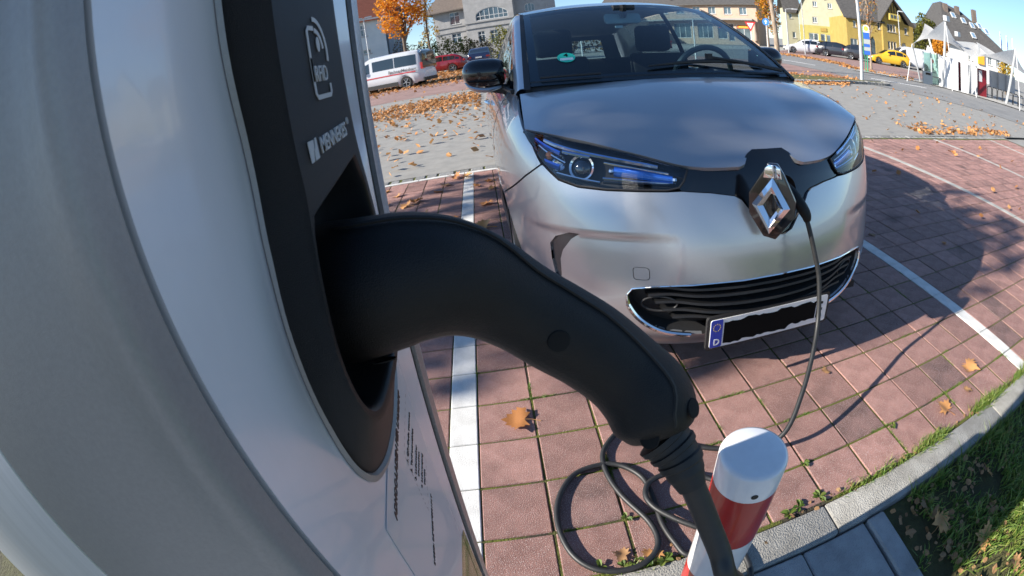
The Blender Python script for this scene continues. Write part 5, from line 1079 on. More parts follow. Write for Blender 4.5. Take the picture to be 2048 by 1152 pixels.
def far_car(name, label, cat, kind, az, D, head, m, group='cars parked round the square', rearlook=True, glass=True, plateE=True, cargo=False):
    L, Wd, prof, belt, cab_, wr = PROF[kind]; w = Wd / 2; p = bearing(az, D); t = thing(name, label, cat, p, 0, group)
    n = Vector((T(p.x + .5, p.y) - T(p.x - .5, p.y), T(p.x, p.y + .5) - T(p.x, p.y - .5)))
    rz_ = R(head) + math.pi / 2; t.rotation_euler = (math.asin(max(-.2, min(.2, n.x * -math.sin(rz_) + n.y * math.cos(rz_)))), 0, rz_)
    xs_ = np.linspace(0, L, 44); top = np.interp(xs_, [a for a, _ in prof], [b_ for _, b_ in prof]); zlo = .2 + .06 * (np.abs(xs_ / L - .5) > .42); rows = []
    ax = (L * .19, L * .80)
    for x, tp, zl in zip(xs_, top, zlo):
        e = 1 - .10 * max(0, abs(x / L - .5) - .36) / .14 - .10 * max(0, abs(x / L - .5) - .45) / .05; bl = min(belt, tp - .02); ins = .80 + .14 * max(0, 1 - (tp - bl) / .35) if kind != 'van' else .90
        half = [(w * .86 * e, zl), (w * .97 * e, zl + .12), (w * e, (zl + bl) / 2 + .05), (w * .965 * e, bl), (w * ins * e, tp - .07 * min(1, (tp - bl) / .3)), (w * (ins - .12) * e, tp)]
        half = [(a, max(b_, zl)) for a, b_ in half]
        rows.append([(a, x - L / 2, b_) for a, b_ in half] + [(-a, x - L / 2, b_) for a, b_ in half[::-1]])
    # wheel arches: lift the lowest points round each wheel
    for r_ in rows:
        x = r_[0][1] + L / 2
        for xa in ax:
            dd = abs(x - xa)
            if dd < wr + .06:
                h = wr + math.sqrt(max(0, (wr + .06) ** 2 - dd ** 2))
                for k in (0, 1, 10, 11): r_[k] = (r_[k][0], r_[k][1], max(r_[k][2], h if k in (1, 10) else r_[k][2]))
                for k in (2, 9): r_[k] = (r_[k][0], r_[k][1], max(r_[k][2], h + .03))
    g = G(); g.grid(np.array(rows), flip=True); g.f.append(tuple(range(12))); g.f.append(tuple(43 * 12 + k for k in reversed(range(12)))); body = fixnormals(g.build('body', m, t, smooth=40))
    R_ = np.array(rows)
    def sideglass(x0, x1, h0=.12, h1=.90, sgn=1, nm='side_window'):
        g = G(); P = []
        for x in np.linspace(x0, x1, 8):
            i = min(42, int(x / L * 43)); f = x / L * 43 - i; A = R_[i] * (1 - f) + R_[i + 1] * f; a, b_ = A[3], A[4]; P.append([((a[0] + (b_[0] - a[0]) * h + .008) * sgn, a[1], a[2] + (b_[2] - a[2]) * h) for h in (h0, (h0 + h1) / 2, h1)])
        g.grid(np.array(P)); fixnormals(g.build(nm, M_CGL, t, smooth=40))
    c0, c1 = cab_
    for sgn in (-1, 1):
        if kind == 'van':
            sideglass(1.12, 1.95, .06, .78, sgn)
            if not cargo: sideglass(2.15, 3.45, .10, .80, sgn); sideglass(3.5, 4.75, .10, .80, sgn)
        else:
            m0 = c0 + .55; mid = (c0 + c1) / 2 + .05; sideglass(m0, mid - .04, .1, .88, sgn); sideglass(mid + .04, c1 - .55, .1, .86, sgn); sideglass(c1 - .5, c1 - .22, .15, .75, sgn, 'quarter_window')
    def acrossglass(x0, x1, nm, kk=.86):
        g = G(); P = []
        for x in np.linspace(x0, x1, 6):
            i = min(42, int(x / L * 43)); f = x / L * 43 - i; A = R_[i] * (1 - f) + R_[i + 1] * f; ww_ = A[5][0] * .98 + .05; s_ = 1 if x > L / 2 else -1; P.append([(ww_ * kx, A[5][1] + s_ * .012, A[5][2] + .012) for kx in np.linspace(-1, 1, 5)])
        g.grid(np.array(P)); fixnormals(g.build(nm, M_CGL, t, smooth=40))
    pr = dict(prof); 
    if kind == 'van': acrossglass(1.0, 1.55, 'windscreen'); g = G(); [g.box(sx * .42 - .34, sx * .42 + .34, L / 2 - .02, L / 2 + .012, 1.2, 1.75) for sx in (-1, 1)]; (tag(g.build('rear_window', M_CGL, t, smooth=0), kind='stuff') if not cargo else None)
    else: acrossglass(prof[3][0] + .1, prof[4][0], 'windscreen'); acrossglass(prof[6][0] + .25, prof[8][0] - .06, 'rear_window')
    for sgn in (-1, 1):
        g = G(); g.box(min(sgn * w * .60, sgn * w * .90), max(sgn * w * .60, sgn * w * .90), L / 2 - .12, L / 2 + .004, .78 if kind != 'van' else .9, .92 if kind != 'van' else 1.25); g.build('tail_lamp', M_REDL, t, smooth=0)
        g = G(); g.box(min(sgn * w * .52, sgn * w * .84), max(sgn * w * .52, sgn * w * .84), -L / 2 + .0, -L / 2 + .12, .60 if kind != 'van' else .8, .74 if kind != 'van' else 1.0); g.build('headlamp', M_ALLOY, t, smooth=0)
        g = G(); g.box(sgn * w * 1.0 - .09, sgn * w * 1.0 + .09, -L / 2 + c0 + .55, -L / 2 + c0 + .68, belt - .0, belt + .16); g.build('door_mirror', m if kind != 'van' else M_BLACKM, t, smooth=0)
    g = G(); g.box(-.26, .26, L / 2 - .02, L / 2 + .012, .62 if kind != 'suv' else .75, .73 if kind != 'suv' else .86); g.build('number_plate', M_PLATE, t, smooth=0); g = G(); g.box(-.26, .26, -L / 2 - .012, -L / 2 + .02, .42, .53); g.build('number_plate', M_PLATE, t, smooth=0)
    g = G(); g.box(-w * .86, w * .86, L / 2 - .06, L / 2 + .006, .26, .44); g.build('rear_bumper', M_BLACKM, t, smooth=0); g = G(); g.box(-w * .6, w * .6, -L / 2 - .006, -L / 2 + .05, .26, .40); g.build('grille', M_BLACKM, t, smooth=0)
    for xa in ax:
        for sgn in (-1, 1): wheel(t, sgn * (w - .10), xa - L / 2, sgn, wr, .2, n=18, spokes=5)
    return t
v = far_car('minibus', 'white minibus with red stripe and dark windows', 'minibus', 'van', -10.3, 26.6, 161, carpaint('white', (.62, .64, .67)), rearlook=False)
g = G(); g.box(.972, .984, -2.3, 2.15, .80, .86); g.build('red_stripe', mat('stripe_red', (.5, .04, .05), rough=.4), v, smooth=0)
Mv = Matrix.Translation((.986, .55, .905)) @ Matrix(((0, 0, 1), (1, 0, 0), (0, 1, 0))).to_4x4(); text_mesh('BachnerMainburg', .235, mat('grey_lettering', (.10, .10, .11), rough=.5), Mv, 'side_lettering', v, shear=.15, bold=.004)
for sgn in (1, -1): g = G(); g.box(min(sgn * .955, sgn * .975), max(sgn * .955, sgn * .975), -1.1, 1.05, .22, .42); g.build('sill_trim', M_BLACKM, v, smooth=0); g = G(); g.box(min(sgn * .975, sgn * .99), max(sgn * .975, sgn * .99), -1.75, -1.5, 1.0, 1.05); g.build('door_handle', M_BLACKM, v, smooth=0)
g = G(); g.box(-.88, .88, 2.50, 2.565, .95, 1.86); g.build('rear_door_trim', M_BLACKG, v, smooth=30, bevel=.04)
far_car('parked_car', 'dark red estate car behind the white minibus', 'car', 'wagon', -4.3, 37.5, 165, carpaint('dark_red', (.22, .008, .015)))
far_car('parked_car', 'dark blue coupe SUV seen from behind under the villa hedge', 'car', 'suv', .85, 41.5, 84, carpaint('dark_blue', (.012, .02, .065)))
far_car('parked_car', 'white hatchback parked in front of the pale yellow house', 'car', 'hatch', 39.3, 48.5, 152, carpaint('white', (.62, .64, .67)))
far_car('parked_car', 'yellow small car half hidden behind the white hatchback', 'car', 'hatch', 41.1, 56, 150, carpaint('yellow', (.62, .36, .02)))
far_car('parked_car', 'black estate car in front of the olive shopfront', 'car', 'wagon', 43.8, 47.5, -52, carpaint('black', (.01, .012, .02)))
far_car('parked_car', 'dark saloon between black estate and bus stop sign', 'car', 'hatch', 46.7, 46, -50, carpaint('anthracite', (.02, .022, .028)))
far_car('parked_car', 'bright yellow hatchback below the ochre house', 'car', 'hatch', 49.85, 45.5, 148, carpaint('taxi_yellow', (.68, .40, .02)))
far_car('delivery_van', 'plain white delivery van beside the bright yellow hatchback', 'van', 'van', 52.4, 48, 148, carpaint('white', (.62, .64, .67)), cargo=True)
far_car('parked_car', 'bright red car seen through the side windows of the silver car', 'car', 'hatch', 20.2, 40, 170, carpaint('bright_red', (.45, .01, .02)))
# ------------------------------------------------------------------ charging column
M_COLW = mat('light_grey_lacquer', (.64, .645, .68), (.73, .735, .77), 7, .22, metal=.1, coat=.4, rvar=.12, detail=9, stretch=(1, 1, .35))
M_COLG = mat('grey_powder_coat', (.26, .26, .262), (.285, .285, .287), 400, .40, metal=.25, bump=.12, bscale=1500)
M_STEEL = mat('brushed_steel', (.60, .63, .67), (.68, .71, .75), 90, .34, metal=.45, stretch=(1, 1, .02), rvar=.08)
M_ALU = mat('aluminium_edge', (.42, .43, .45), (.50, .51, .53), 300, .34, metal=.85, bump=.15, bscale=900)
M_BLKCOL = mat('black_textured_plastic', (.008, .008, .0084), (.012, .012, .0124), 600, .48, spec=.35, bump=.35, bscale=1900)
M_BOWL = mat('black_satin_plastic', (.011, .011, .0115), rough=.28, bump=.12, bscale=1600)
M_PRINT = mat('light_grey_print', (.44, .45, .46), rough=.5)
M_STICK = mat('sticker_film', (.60, .60, .62), rough=.28, coat=.3)
M_BROWN = mat('dark_brown_print', (.045, .028, .024), rough=.5)
M_GREENF = mat('green_film', (.04, .20, .015), rough=.25, coat=.4)
M_OLIVE = mat('olive_film', (.20, .22, .06), rough=.25, coat=.4)
M_GLOW = mat('dim_green_status_lamp', (.0, .06, .015), rough=.4, emis=(.0, .25, .04, .03))
XF, XBK = .06, -.285
CTOP = 1.52
colr = thing('charging_column', 'tall grey charging column with a black socket panel and silver front', 'charging column', (XF - .1, -.88, 0))
CL = (XF - .1, -.88, 0)
def cb(g, name, m, parent=colr, **k):
    o = g.build(name, m, None, loc=CL, **k); o.location = (0, 0, 0); o.parent = parent; return o
yr = lambda z, c=0.0: -.735 + .087 * z + c          # right edge of the face leans a little
yl = lambda z: -.985 - .025 * z                     # joint between lacquered face and grey profile
def face_strip(name, ya, yb, xf, m, depth=.01, z0=-.19, z1=CTOP, bow=0.0, n=14, bev=.0015):
    g = G(); P = []
    zs = np.linspace(z0, z1, n); k = 7
    for z in zs:
        a, b = ya(z), yb(z); row = []
        for j in range(k):
            s = j / (k - 1); row.append((xf + bow * 4 * s * (1 - s), a + (b - a) * s, z))
        row += [(xf - depth, b, z), (xf - depth, a, z)]; P.append(row)
    P = np.array(P); g.grid(P, closev=True); m_ = len(P[0]); o = len(g.v) - n * m_
    g.f.append(tuple(range(o, o + m_))); g.f.append(tuple(range(o + (n - 1) * m_, o + n * m_))[::-1])
    return fixnormals(cb(g, name, m, smooth=30, bevel=0))
# white face with an opening under the socket panel is simply flush behind it
g = G(); P = []
for z in np.linspace(-.19, CTOP, 14):
    y0_ = yl(z) - .0012; row = [(XF - .02, y0_, z), (XF - .0015, y0_, z)]
    c = cr(np.array([(XF, y0_ - .0015), (XF - .004, y0_ - .020), (XF - .026, -1.036), (XF - .070, -1.052), (-.052, -1.062), (-.060, -1.0625)]), np.linspace(0, 5, 26)); row += [(x, y, z) for x, y in c]
    row += [(-.0605, -1.05, z)]; P.append(row)
g.grid(np.array(P)); fixnormals(cb(g, 'corner_profile', M_COLG, smooth=50))
face_strip('rubber_seal', lambda z: yr(z, -.0468), lambda z: yr(z, -.0252), XF - .004, M_RUBBER)
face_strip('edge_profile', lambda z: yr(z, -.025), lambda z: yr(z), XF + .0005, M_ALU, depth=.05, bow=.002)
# body behind, brushed steel side
g = G(); P = []
for z in (-.19, CTOP): P.append([(XF - .012, -1.0, z), (XF - .012, yr(z, -.004), z), (XBK, yr(z, -.085), z), (XBK, -1.074, z), (-.066, -1.055, z), (-.04, -1.04, z)])
g.grid(np.array(P), closev=True); g.f.append((6, 7, 8, 9, 10, 11)); g.f.append((5, 4, 3, 2, 1, 0)); fixnormals(cb(g, 'housing', M_ALU, smooth=20))
g = G(); g.prism([(-.0625, -1.0635), (-.0625, -1.052), (XBK + .002, -1.070), (XBK + .002, -1.0815)], CTOP + .06, None, -.08); cb(g, 'steel_side', M_STEEL, bevel=.0015)
g = G(); g.box(XBK - .01, XF + .008, -1.085, -.59, CTOP, CTOP + .03); cb(g, 'top_cap', M_COLG, bevel=.006)
g = G(); g.box(XBK - .02, XF + .0, -1.06, -.76, -.26, -.18); cb(g, 'plinth', M_ALU)
# socket panel: an outline on the face (A) drawn out to a raised rim (B)
XP = .09
A_ = [(-.9265, 1.45), (-.9255, 1.22), (-.9215, 1.143), (-.929, 1.095), (-.9375, 1.046), (-.9385, .999), (-.931, .952), (-.914, .921), (-.893, .906), (-.868, .898), (-.838, .897), (-.812, .903), (-.790, .913), (-.776, .930), (-.766, .96), (-.757, 1.0), (-.750, 1.05), (-.742, 1.10), (-.733, 1.2), (-.727, 1.3), (-.722, 1.45)]
B_ = [(-.929, 1.44), (-.928, 1.208), (-.929, 1.138), (-.9305, 1.112), (-.941, 1.08), (-.949, 1.048), (-.949, 1.022), (-.941, .999), (-.926, .985), (-.905, .979), (-.880, .978), (-.856, .981), (-.838, .990), (-.827, 1.004), (-.821, 1.025), (-.818, 1.045), (-.8165, 1.068), (-.820, 1.092), (-.828, 1.13), (-.829, 1.22), (-.829, 1.44)]
N_ = 120
Ac = spline(A_, N_); Bc = spline(B_, N_)
def to3(P, x): return [(x, float(a), float(b)) for a, b in P]
g = G(); rows = [to3(Ac, XF - .006), to3(Ac, XF + .001)]
for k in (.08, .3, .6, .85, .95): rows.append([(XF + .001 + (XP - XF - .001) * (k if k < .9 else .985), *(np.array(a) * (1 - k) + np.array(b) * k)) for a, b in zip(Ac, Bc)])
rows.append(to3(Bc, XP))
g.grid(np.array(rows)); skirt = fixnormals(cb(g, 'panel_skirt', M_BLKCOL, smooth=40))
# flat face above the hollow and rim around it
# white face with an opening behind the socket panel
ho_ = [(float(a) + (.004 if a < -.85 else -.004), float(b) + .004) for a, b in Ac]
ho_ = [q_ for q_ in ho_ if q_[1] < 1.449]
po_ = [(yl(z) + .0015, z) for z in np.linspace(-.19, CTOP, 12)] + [(yr(z, -.047), z) for z in np.linspace(CTOP, -.19, 12)]
vs, fs = tri_fill(po_, [ho_], .08); g = G(); g.add([(XF, a, b) for a, b in vs], fs); k_ = len(po_)
g.add([(XF, a, b) for a, b in po_] + [(XF - .01, a, b) for a, b in po_], [(i, (i + 1) % k_, k_ + (i + 1) % k_, k_ + i) for i in range(k_)])
fixnormals(cb(g, 'front_panel', M_COLW, smooth=20))
cB = Bc.mean(0)
low = [tuple(p) for p in Bc if p[1] < 1.108]; 
Bp = [tuple(p) for p in Bc]
lipo = [(-.926, 1.106), (-.905, 1.1085), (-.873, 1.112), (-.85, 1.115), (-.834, 1.1165)]
inn = []
for (a, b) in low:
    d = np.array([a, b]) - np.array([-.883, 1.045]); d /= np.linalg.norm(d); inn.append((a - d[0] * .0035, b - d[1] * .0035))
hollow = [tuple(p) for p in spline(lipo, 14)][::1] + [p for p in inn[::-1] if p[1] < 1.100]
vs, fs = tri_fill(Bp, [hollow], None)
g = G(); g.add([(XP, a, b) for a, b in vs], fs); fixnormals(cb(g, 'socket_panel', M_BLKCOL, smooth=0))
# the hollow: rounded edge, sloping walls, floor
hc = np.array([-.886, 1.042]); H_ = np.array(hollow)
g = G(); rows = []
for s, x in ((1, XP), (.988, XP - .0005), (.972, XP - .0020), (.955, XP - .0046), (.938, XP - .0085), (.915, XP - .014), (.84, XP - .028), (.76, XP - .035), (.66, XP - .0395), (.3, XP - .0398), (.01, XP - .0398)):
    rows.append([(x, *(hc + (p - hc) * s)) for p in H_])
g.grid(np.array(rows), closev=True); fixnormals(cb(g, 'socket_hollow', M_BOWL, smooth=50))
g = G(); Mx = Matrix.Translation((XP - .039, -.893, 1.045)) @ Matrix.Rotation(R(90), 4, 'Y'); g.lathe([(.030, 0), (.030, .010), (.026, .013), (.024, .004), (.0001, .002)], 30, Mx); fixnormals(cb(g, 'socket_collar', M_BLKCOL))
g = G(); g.box(XP - .0395, XP - .037, -.912, -.906, 1.066, 1.074); cb(g, 'status_lamp', M_GLOW, smooth=0)
# slim grey trim ring round the foot of the panel
g = G(); P = []
for k, p in enumerate(Ac):
    d = np.array(p) - np.array([-.85, 1.2]); d = d / np.linalg.norm(d); w = .0035 + .006 * max(0, (1.0 - p[1]) / .1)
    P.append([(XF + .0012, *p), (XF + .0035, *(np.array(p) + d * w * .3)), (XF + .001, *(np.array(p) + d * w))])
g.grid(np.array(P)); fixnormals(cb(g, 'trim_ring', M_COLG))
# print on the panel: contactless card sign and maker's lettering
def onface(x, y0, z0, ydir=1.0, rot=0.0, sx=1.0):
    """local x runs along +Y of the face, local y up, seen from +X"""
    M = Matrix(((0, 0, 1), (1, 0, 0), (0, 1, 0))).to_4x4(); return Matrix.Translation((x - CL[0], y0 - CL[1], z0)) @ M @ Matrix.Rotation(rot, 4, 'Z') @ Matrix.Scale(sx, 4, (1, 0, 0))
Mc = onface(XP + .0005, -.8895, 1.1560)
def band2(P, w):
    P = np.array(P); L = []; Q = []
    for i in range(len(P)):
        d = P[min(i + 1, len(P) - 1)] - P[max(i - 1, 0)]; d = d / np.linalg.norm(d); n = np.array([-d[1], d[0]]); L.append(tuple(P[i] + n * w / 2)); Q.append(tuple(P[i] - n * w / 2))
    return L + Q[::-1]
sign = G()
fr_ = [(.0125, .0405), (.004, .0405), (.0018, .0385), (.0018, .004), (.004, .0018), (.027, .0018), (.029, .004), (.029, .0085)]
sign.prism(band2(fr_, .0026), .0004, Mc); sign.prism(band2([(.0018, .0235), (.0018, .0105)], .0026), .0004, Mc)
for r_, a0, a1 in ((.012, 8, 88), (.0185, -18, 92)): sign.prism(band2(arcpts(.0135, .0275, r_, a0, a1, 14), .0028), .0004, Mc)
sign.prism([(.0175 + .0028 * math.cos(a), .0315 + .0044 * math.sin(a)) for a in np.linspace(0, 6.1, 16)], .0004, Mc)
def cbl(g, name, m): o = g.build(name, m, None, smooth=0); o.location = (0, 0, 0); o.parent = colr; return o
cbl(sign, 'contactless_card_sign', M_PRINT)
text_mesh('RFID', .0128, M_PRINT, Mc @ Matrix.Translation((.0046, .0104, 0)), 'contactless_lettering', colr, stretch=.86, bold=.00005)
Mm = onface(XP + .0005, -.8965, 1.1295, rot=R(1.5))
text_mesh('MENNEKES', .0120, M_PRINT, Mm, 'maker_lettering', colr, bold=.0002, stretch=.86)
text_mesh('®', .006, M_PRINT, Mm @ Matrix.Translation((.0545, .0058, 0)), 'registered_mark', colr)
g = G(); Mq = onface(XP + .0005, -.9145, 1.1280, rot=R(1.5))
for P in ([(0, 0), (.0042, .0), (.0058, .0056), (.0066, .0030), (.0082, .0102), (.0, .0106)], [(.0062, 0), (.0125, 0), (.0125, .0106), (.0104, .0106), (.0080, .0052), (.0068, .0072)]): g.prism(P, .0004, Mq)
cbl(g, 'maker_emblem', M_PRINT)
# information sticker under the panel
g = G(); P = [(-.9335, .877), (-.9335, .60), (-.765, .60), (-.765, .924)]
g.prism([(a - CL[1], b) for a, b in P], .0005, Matrix.Translation((XF - CL[0] + .0004, 0, 0)) @ Matrix(((0, 0, 1), (1, 0, 0), (0, 1, 0))).to_4x4()); stk = cbl(g, 'information_sticker', M_STICK)
MfS = lambda y, z, rot: onface(XF + .0011, y, z, rot=rot)
text_mesh('ADHOC-LADEN PER LADEAPP', .0098, M_BROWN, MfS(-.9115, .858, R(16)), 'sticker_heading', stk, shear=.25, bold=.00035, stretch=.94)
for i, (tx, y, z) in enumerate((('1. QR-Code scannen', -.838, .8455), ('2. Tarif auswählen', -.838, .832), ('3. Ladestecker', -.836, .8175), ('    einstecken', -.832, .808), ('4. Ladevorgang', -.829, .796), ('    startet', -.825, .786))): text_mesh(tx, .0068, M_BROWN, MfS(y, z, R(13)), 'sticker_line', stk)
text_mesh('EVSEID: DE*ESB*E00171T', .0075, M_BROWN, MfS(-.888, .736, R(18)), 'sticker_number', stk, shear=.2)
g = G()
dp = resample([(-.775, .8775), (-.8385, .859), (-.8385, .770), (-.777, .795)], .004, closed=False)
for i in range(0, len(dp) - 1, 2):
    a, b = np.array(dp[i]), np.array(dp[i + 1]); d = (b - a) / np.linalg.norm(b - a); nn = np.array([-d[1], d[0]]) * .0003; g.add([(XF + .0012 - CL[0], *(p - np.array([CL[1], 0]))) for p in (a - nn, b - nn, b + nn, a + nn)], [(0, 1, 2, 3)])
tag(cbl(g, 'dashed_frame', M_BROWN), kind='stuff'); bpy.data.objects['dashed_frame'].parent = stk
g = G(); g.add([(XF + .0007 - CL[0], a - CL[1], b) for a, b in [(-.742, .585), (-.79, .612), (-.85, .642), (-.85, .40), (-.742, .40)]], [(0, 1, 2, 3, 4)]); cbl(g, 'olive_decor', M_OLIVE)
g = G(); g.add([(XF + .0011 - CL[0], a - CL[1], b) for a, b in [(-.7445, .583), (-.757, .586), (-.772, .40), (-.7595, .40)]], [(0, 1, 2, 3)]); cbl(g, 'green_decor', M_GREENF)

# the column stands a little nearer than it was drawn
colr.location = CAM + (Vector(CL) - CAM) * .86; colr.scale = (.86, .86, .86)

# ------------------------------------------------------------------ charging cable: wall-side handle, cable, car-side plug
cab = thing('charging_cable', 'black charging cable with curved handle, coiled on the bricks and plugged into the car', 'charging cable', (.25, -.9, 0))
CB = (.25, -.9, 0)
def kb(g, name, m, parent=cab, **k):
    o = g.build(name, m, None, loc=CB, **k); o.location = (0, 0, 0); o.parent = parent; return o
M_HANDLE = mat('handle_rubber', (.006, .006, .0063), (.009, .009, .0094), 40, .50, spec=.3, bump=.25, bscale=1400, rvar=.06)
M_CABLE = mat('cable_sheath', (.014, .0145, .015), (.022, .0225, .023), 60, .5)
HP = [(0.0521, -0.8635, 1.0363), (0.0857, -0.8956, 1.0511), (0.1078, -0.9078, 1.0583), (0.1267, -0.9062, 1.0589), (0.1441, -0.9022, 1.0538), (0.1612, -0.8992, 1.0432), (0.1784, -0.8998, 1.0291), (0.1964, -0.9011, 1.0135), (0.2153, -0.9046, 0.9981), (0.2331, -0.9119, 0.9809), (0.2456, -0.9212, 0.9655), (0.2495, -0.9298, 0.9526), (0.2508, -0.9358, 0.9447), (0.2514, -0.9386, 0.9418)]
HR = [0.0495, 0.043, 0.0385, 0.0357, 0.0332, 0.03, 0.0274, 0.028, 0.0279, 0.0276, 0.0297, 0.0285, 0.0212, 0.0094]
hs = spline(HP, 60); hr = spline([(r, 0, 0) for r in HR], 60)[:, 0]
g = G(); g.tube(hs, hr, 36, squash=.94, up=(0, -1, .3)); handle = kb(g, 'handle', M_HANDLE, smooth=60)
# narrow moulding seam along the top of the grip
g = G(); sm_ = []
for i in range(8, 52):
    p = Vector(hs[i]); t = (Vector(hs[i + 1]) - Vector(hs[i - 1])).normalized(); n = Vector((0, -.25, 1.0)); n = (n - t * n.dot(t)).normalized(); sm_.append(p + n * (hr[i] * .995))
g.tube(sm_, .0011, 5); kb(g, 'mould_seam', M_RUBBER, handle)
SR = [(0.2531, -0.9362, 0.9424), (0.2578, -0.9417, 0.9367), (0.2616, -0.9474, 0.9309), (0.2648, -0.9547, 0.9228), (0.2678, -0.9622, 0.9148)]
sp = spline(SR, 40); Lh = 0; rr = []
for i in range(40):
    k = i / 39; rr.append(.0168 - .0055 * k + (.0013 if (i // 5) % 2 == 0 and i < 30 else 0) if i < 31 else .0092 + .0030 * (39 - i) / 9)
g = G(); g.tube(sp, rr, 24); kb(g, 'strain_relief', M_RUBBER, handle, smooth=40)
# screw recesses: raised discs, shade of the holes put into their black
def recess(frac, side, r):
    i = int(frac * 59); p = Vector(hs[i]); t = (Vector(hs[min(i + 1, 59)]) - Vector(hs[max(i - 1, 0)])).normalized(); n = Vector(side); n = (n - t * n.dot(t)).normalized()
    q = n.to_track_quat('Z', 'Y').to_matrix().to_4x4(); g = G(); g.lathe([(r, .0002), (r * .93, .0010), (r * .86, .0011), (.0001, .0010)], 20, Matrix.Translation(p + n * (hr[i] - .0006)) @ q); kb(g, 'recess_shade_disc', mat('recess_shade_black', (.002, .002, .002), rough=.9), handle)
for f_, sd, r_ in ((.07, (.07, -.24, .12), .0072), (.54, (0, -.25, .06), .0062), (.84, (.62, -.6, .45), .0062), (.90, (-.30, -.7, .1), .0058), (.12, (0, -.35, -.9), .007)): recess(f_, sd, r_)
CP = [(1.1224, 0.02, 0.6593), (1.1318, 0.0, 0.6202), (1.1523, -0.03, 0.5299), (1.1674, -0.055, 0.4497), (1.1585, -0.1, 0.3254), (1.105, -0.17, 0.2454), (1.0282, -0.25, 0.1642), (0.95, -0.31, 0.085), (0.87, -0.295, 0.02), (0.8139, -0.2733, 0.0125), (0.7557, -0.2389, 0.0125), (0.6897, -0.2028, 0.0125), (0.5996, -0.1362, 0.0125), (0.5155, -0.0709, 0.0125), (0.4517, -0.0665, 0.0125), (0.3924, -0.1363, 0.0125), (0.3847, -0.2213, 0.0125), (0.4081, -0.3193, 0.0125), (0.4598, -0.4354, 0.0125), (0.4647, -0.5125, 0.0125), (0.4259, -0.5605, 0.0125), (0.3599, -0.5742, 0.0125), (0.2858, -0.5514, 0.0125), (0.2336, -0.4844, 0.0125), (0.2128, -0.3748, 0.0125), (0.2342, -0.2755, 0.0125), (0.2909, -0.2035, 0.0125), (0.372, -0.1859, 0.0125), (0.434, -0.2053, 0.0125), (0.4848, -0.2712, 0.0125), (0.4941, -0.3647, 0.0125), (0.4935, -0.4554, 0.0125), (0.5088, -0.5272, 0.0125), (0.5329, -0.5794, 0.0125), (0.605, -0.575, 0.02), (0.675, -0.552, 0.03), (0.7179, -0.521, 0.03), (0.7216, -0.4339, 0.03), (0.6824, -0.3673, 0.03), (0.6455, -0.3348, 0.03), (0.5709, -0.294, 0.03), (0.5004, -0.304, 0.03), (0.4722, -0.345, 0.03), (0.4804, -0.3956, 0.03), (0.5212, -0.4519, 0.03), (0.5746, -0.5055, 0.03), (0.63, -0.545, 0.02), (0.665, -0.6, 0.02), (0.668, -0.7, 0.02), (0.6, -0.82, 0.02), (0.47, -0.95, 0.03), (0.385, -1.02, 0.2), (0.335, -1.03, 0.5), (0.315, -1.015, 0.7), (0.3096, -1.004, 0.8044), (0.2932, -1.0021, 0.8419), (0.2894, -0.9886, 0.8577), (0.2815, -0.9744, 0.8795), (0.2738, -0.9644, 0.9007), (0.2684, -0.9583, 0.9151)]
cs = spline(CP, 420)
g = G(); g.tube(cs, [.0086] * 420, 12); kb(g, 'cable', M_CABLE, smooth=60)
PL = [(1.055, 0.125, 0.735), (1.08, 0.085, 0.722), (1.1, 0.045, 0.7), (1.1224, 0.012, 0.6593), (1.128, 0.004, 0.635)]
g = G(); ps = spline(PL, 16); g.tube(ps, [.024, .026, .027, .026, .025, .024, .023, .022, .021, .0205, .020, .019, .0175, .016, .0145, .012], 16); kb(g, 'car_plug', M_HANDLE, smooth=50)

# ------------------------------------------------------------------ bollard
M_BWHITE = mat('white_bollard_paint', (.70, .71, .72), (.76, .77, .78), 30, .22, coat=.6)
M_BRED = mat('red_bollard_paint', (.36, .012, .01), (.42, .016, .012), 30, .30, coat=.25)
BX, BY, BR, BZ = .4885, -.7445, .0555, .635
bol = thing('bollard', 'red and white striped steel bollard standing at the kerb', 'bollard', (BX, BY, 0))
lev = [-.03] + [.165, .30, .435, .577]
for i in range(len(lev) - 1):
    g = G(); g.lathe([(BR, lev[i] + .0004), (BR, lev[i + 1] - .0004)], 48); g.build('red_band' if i % 2 == 1 else 'white_band', M_BRED if i % 2 == 1 else M_BWHITE, bol)
g = G(); g.lathe([(BR, lev[-1]), (BR, BZ - .008), (BR - .0025, BZ - .0025), (BR - .008, BZ), (.0001, BZ + .001)], 48); cap = g.build('cap', M_BWHITE, bol, smooth=50)
a = math.atan2(-1.127 - BY, .173 - BX) + .42; g = G(); q = Vector((math.cos(a), math.sin(a), 0)).to_track_quat('Z', 'Y').to_matrix().to_4x4(); g.lathe([(.0058, .0003), (.005, .0008), (.0001, .0006)], 14, Matrix.Translation((BR * math.cos(a), BR * math.sin(a), BZ - .042)) @ q); g.build('cap_screw', M_RUBBER, cap)
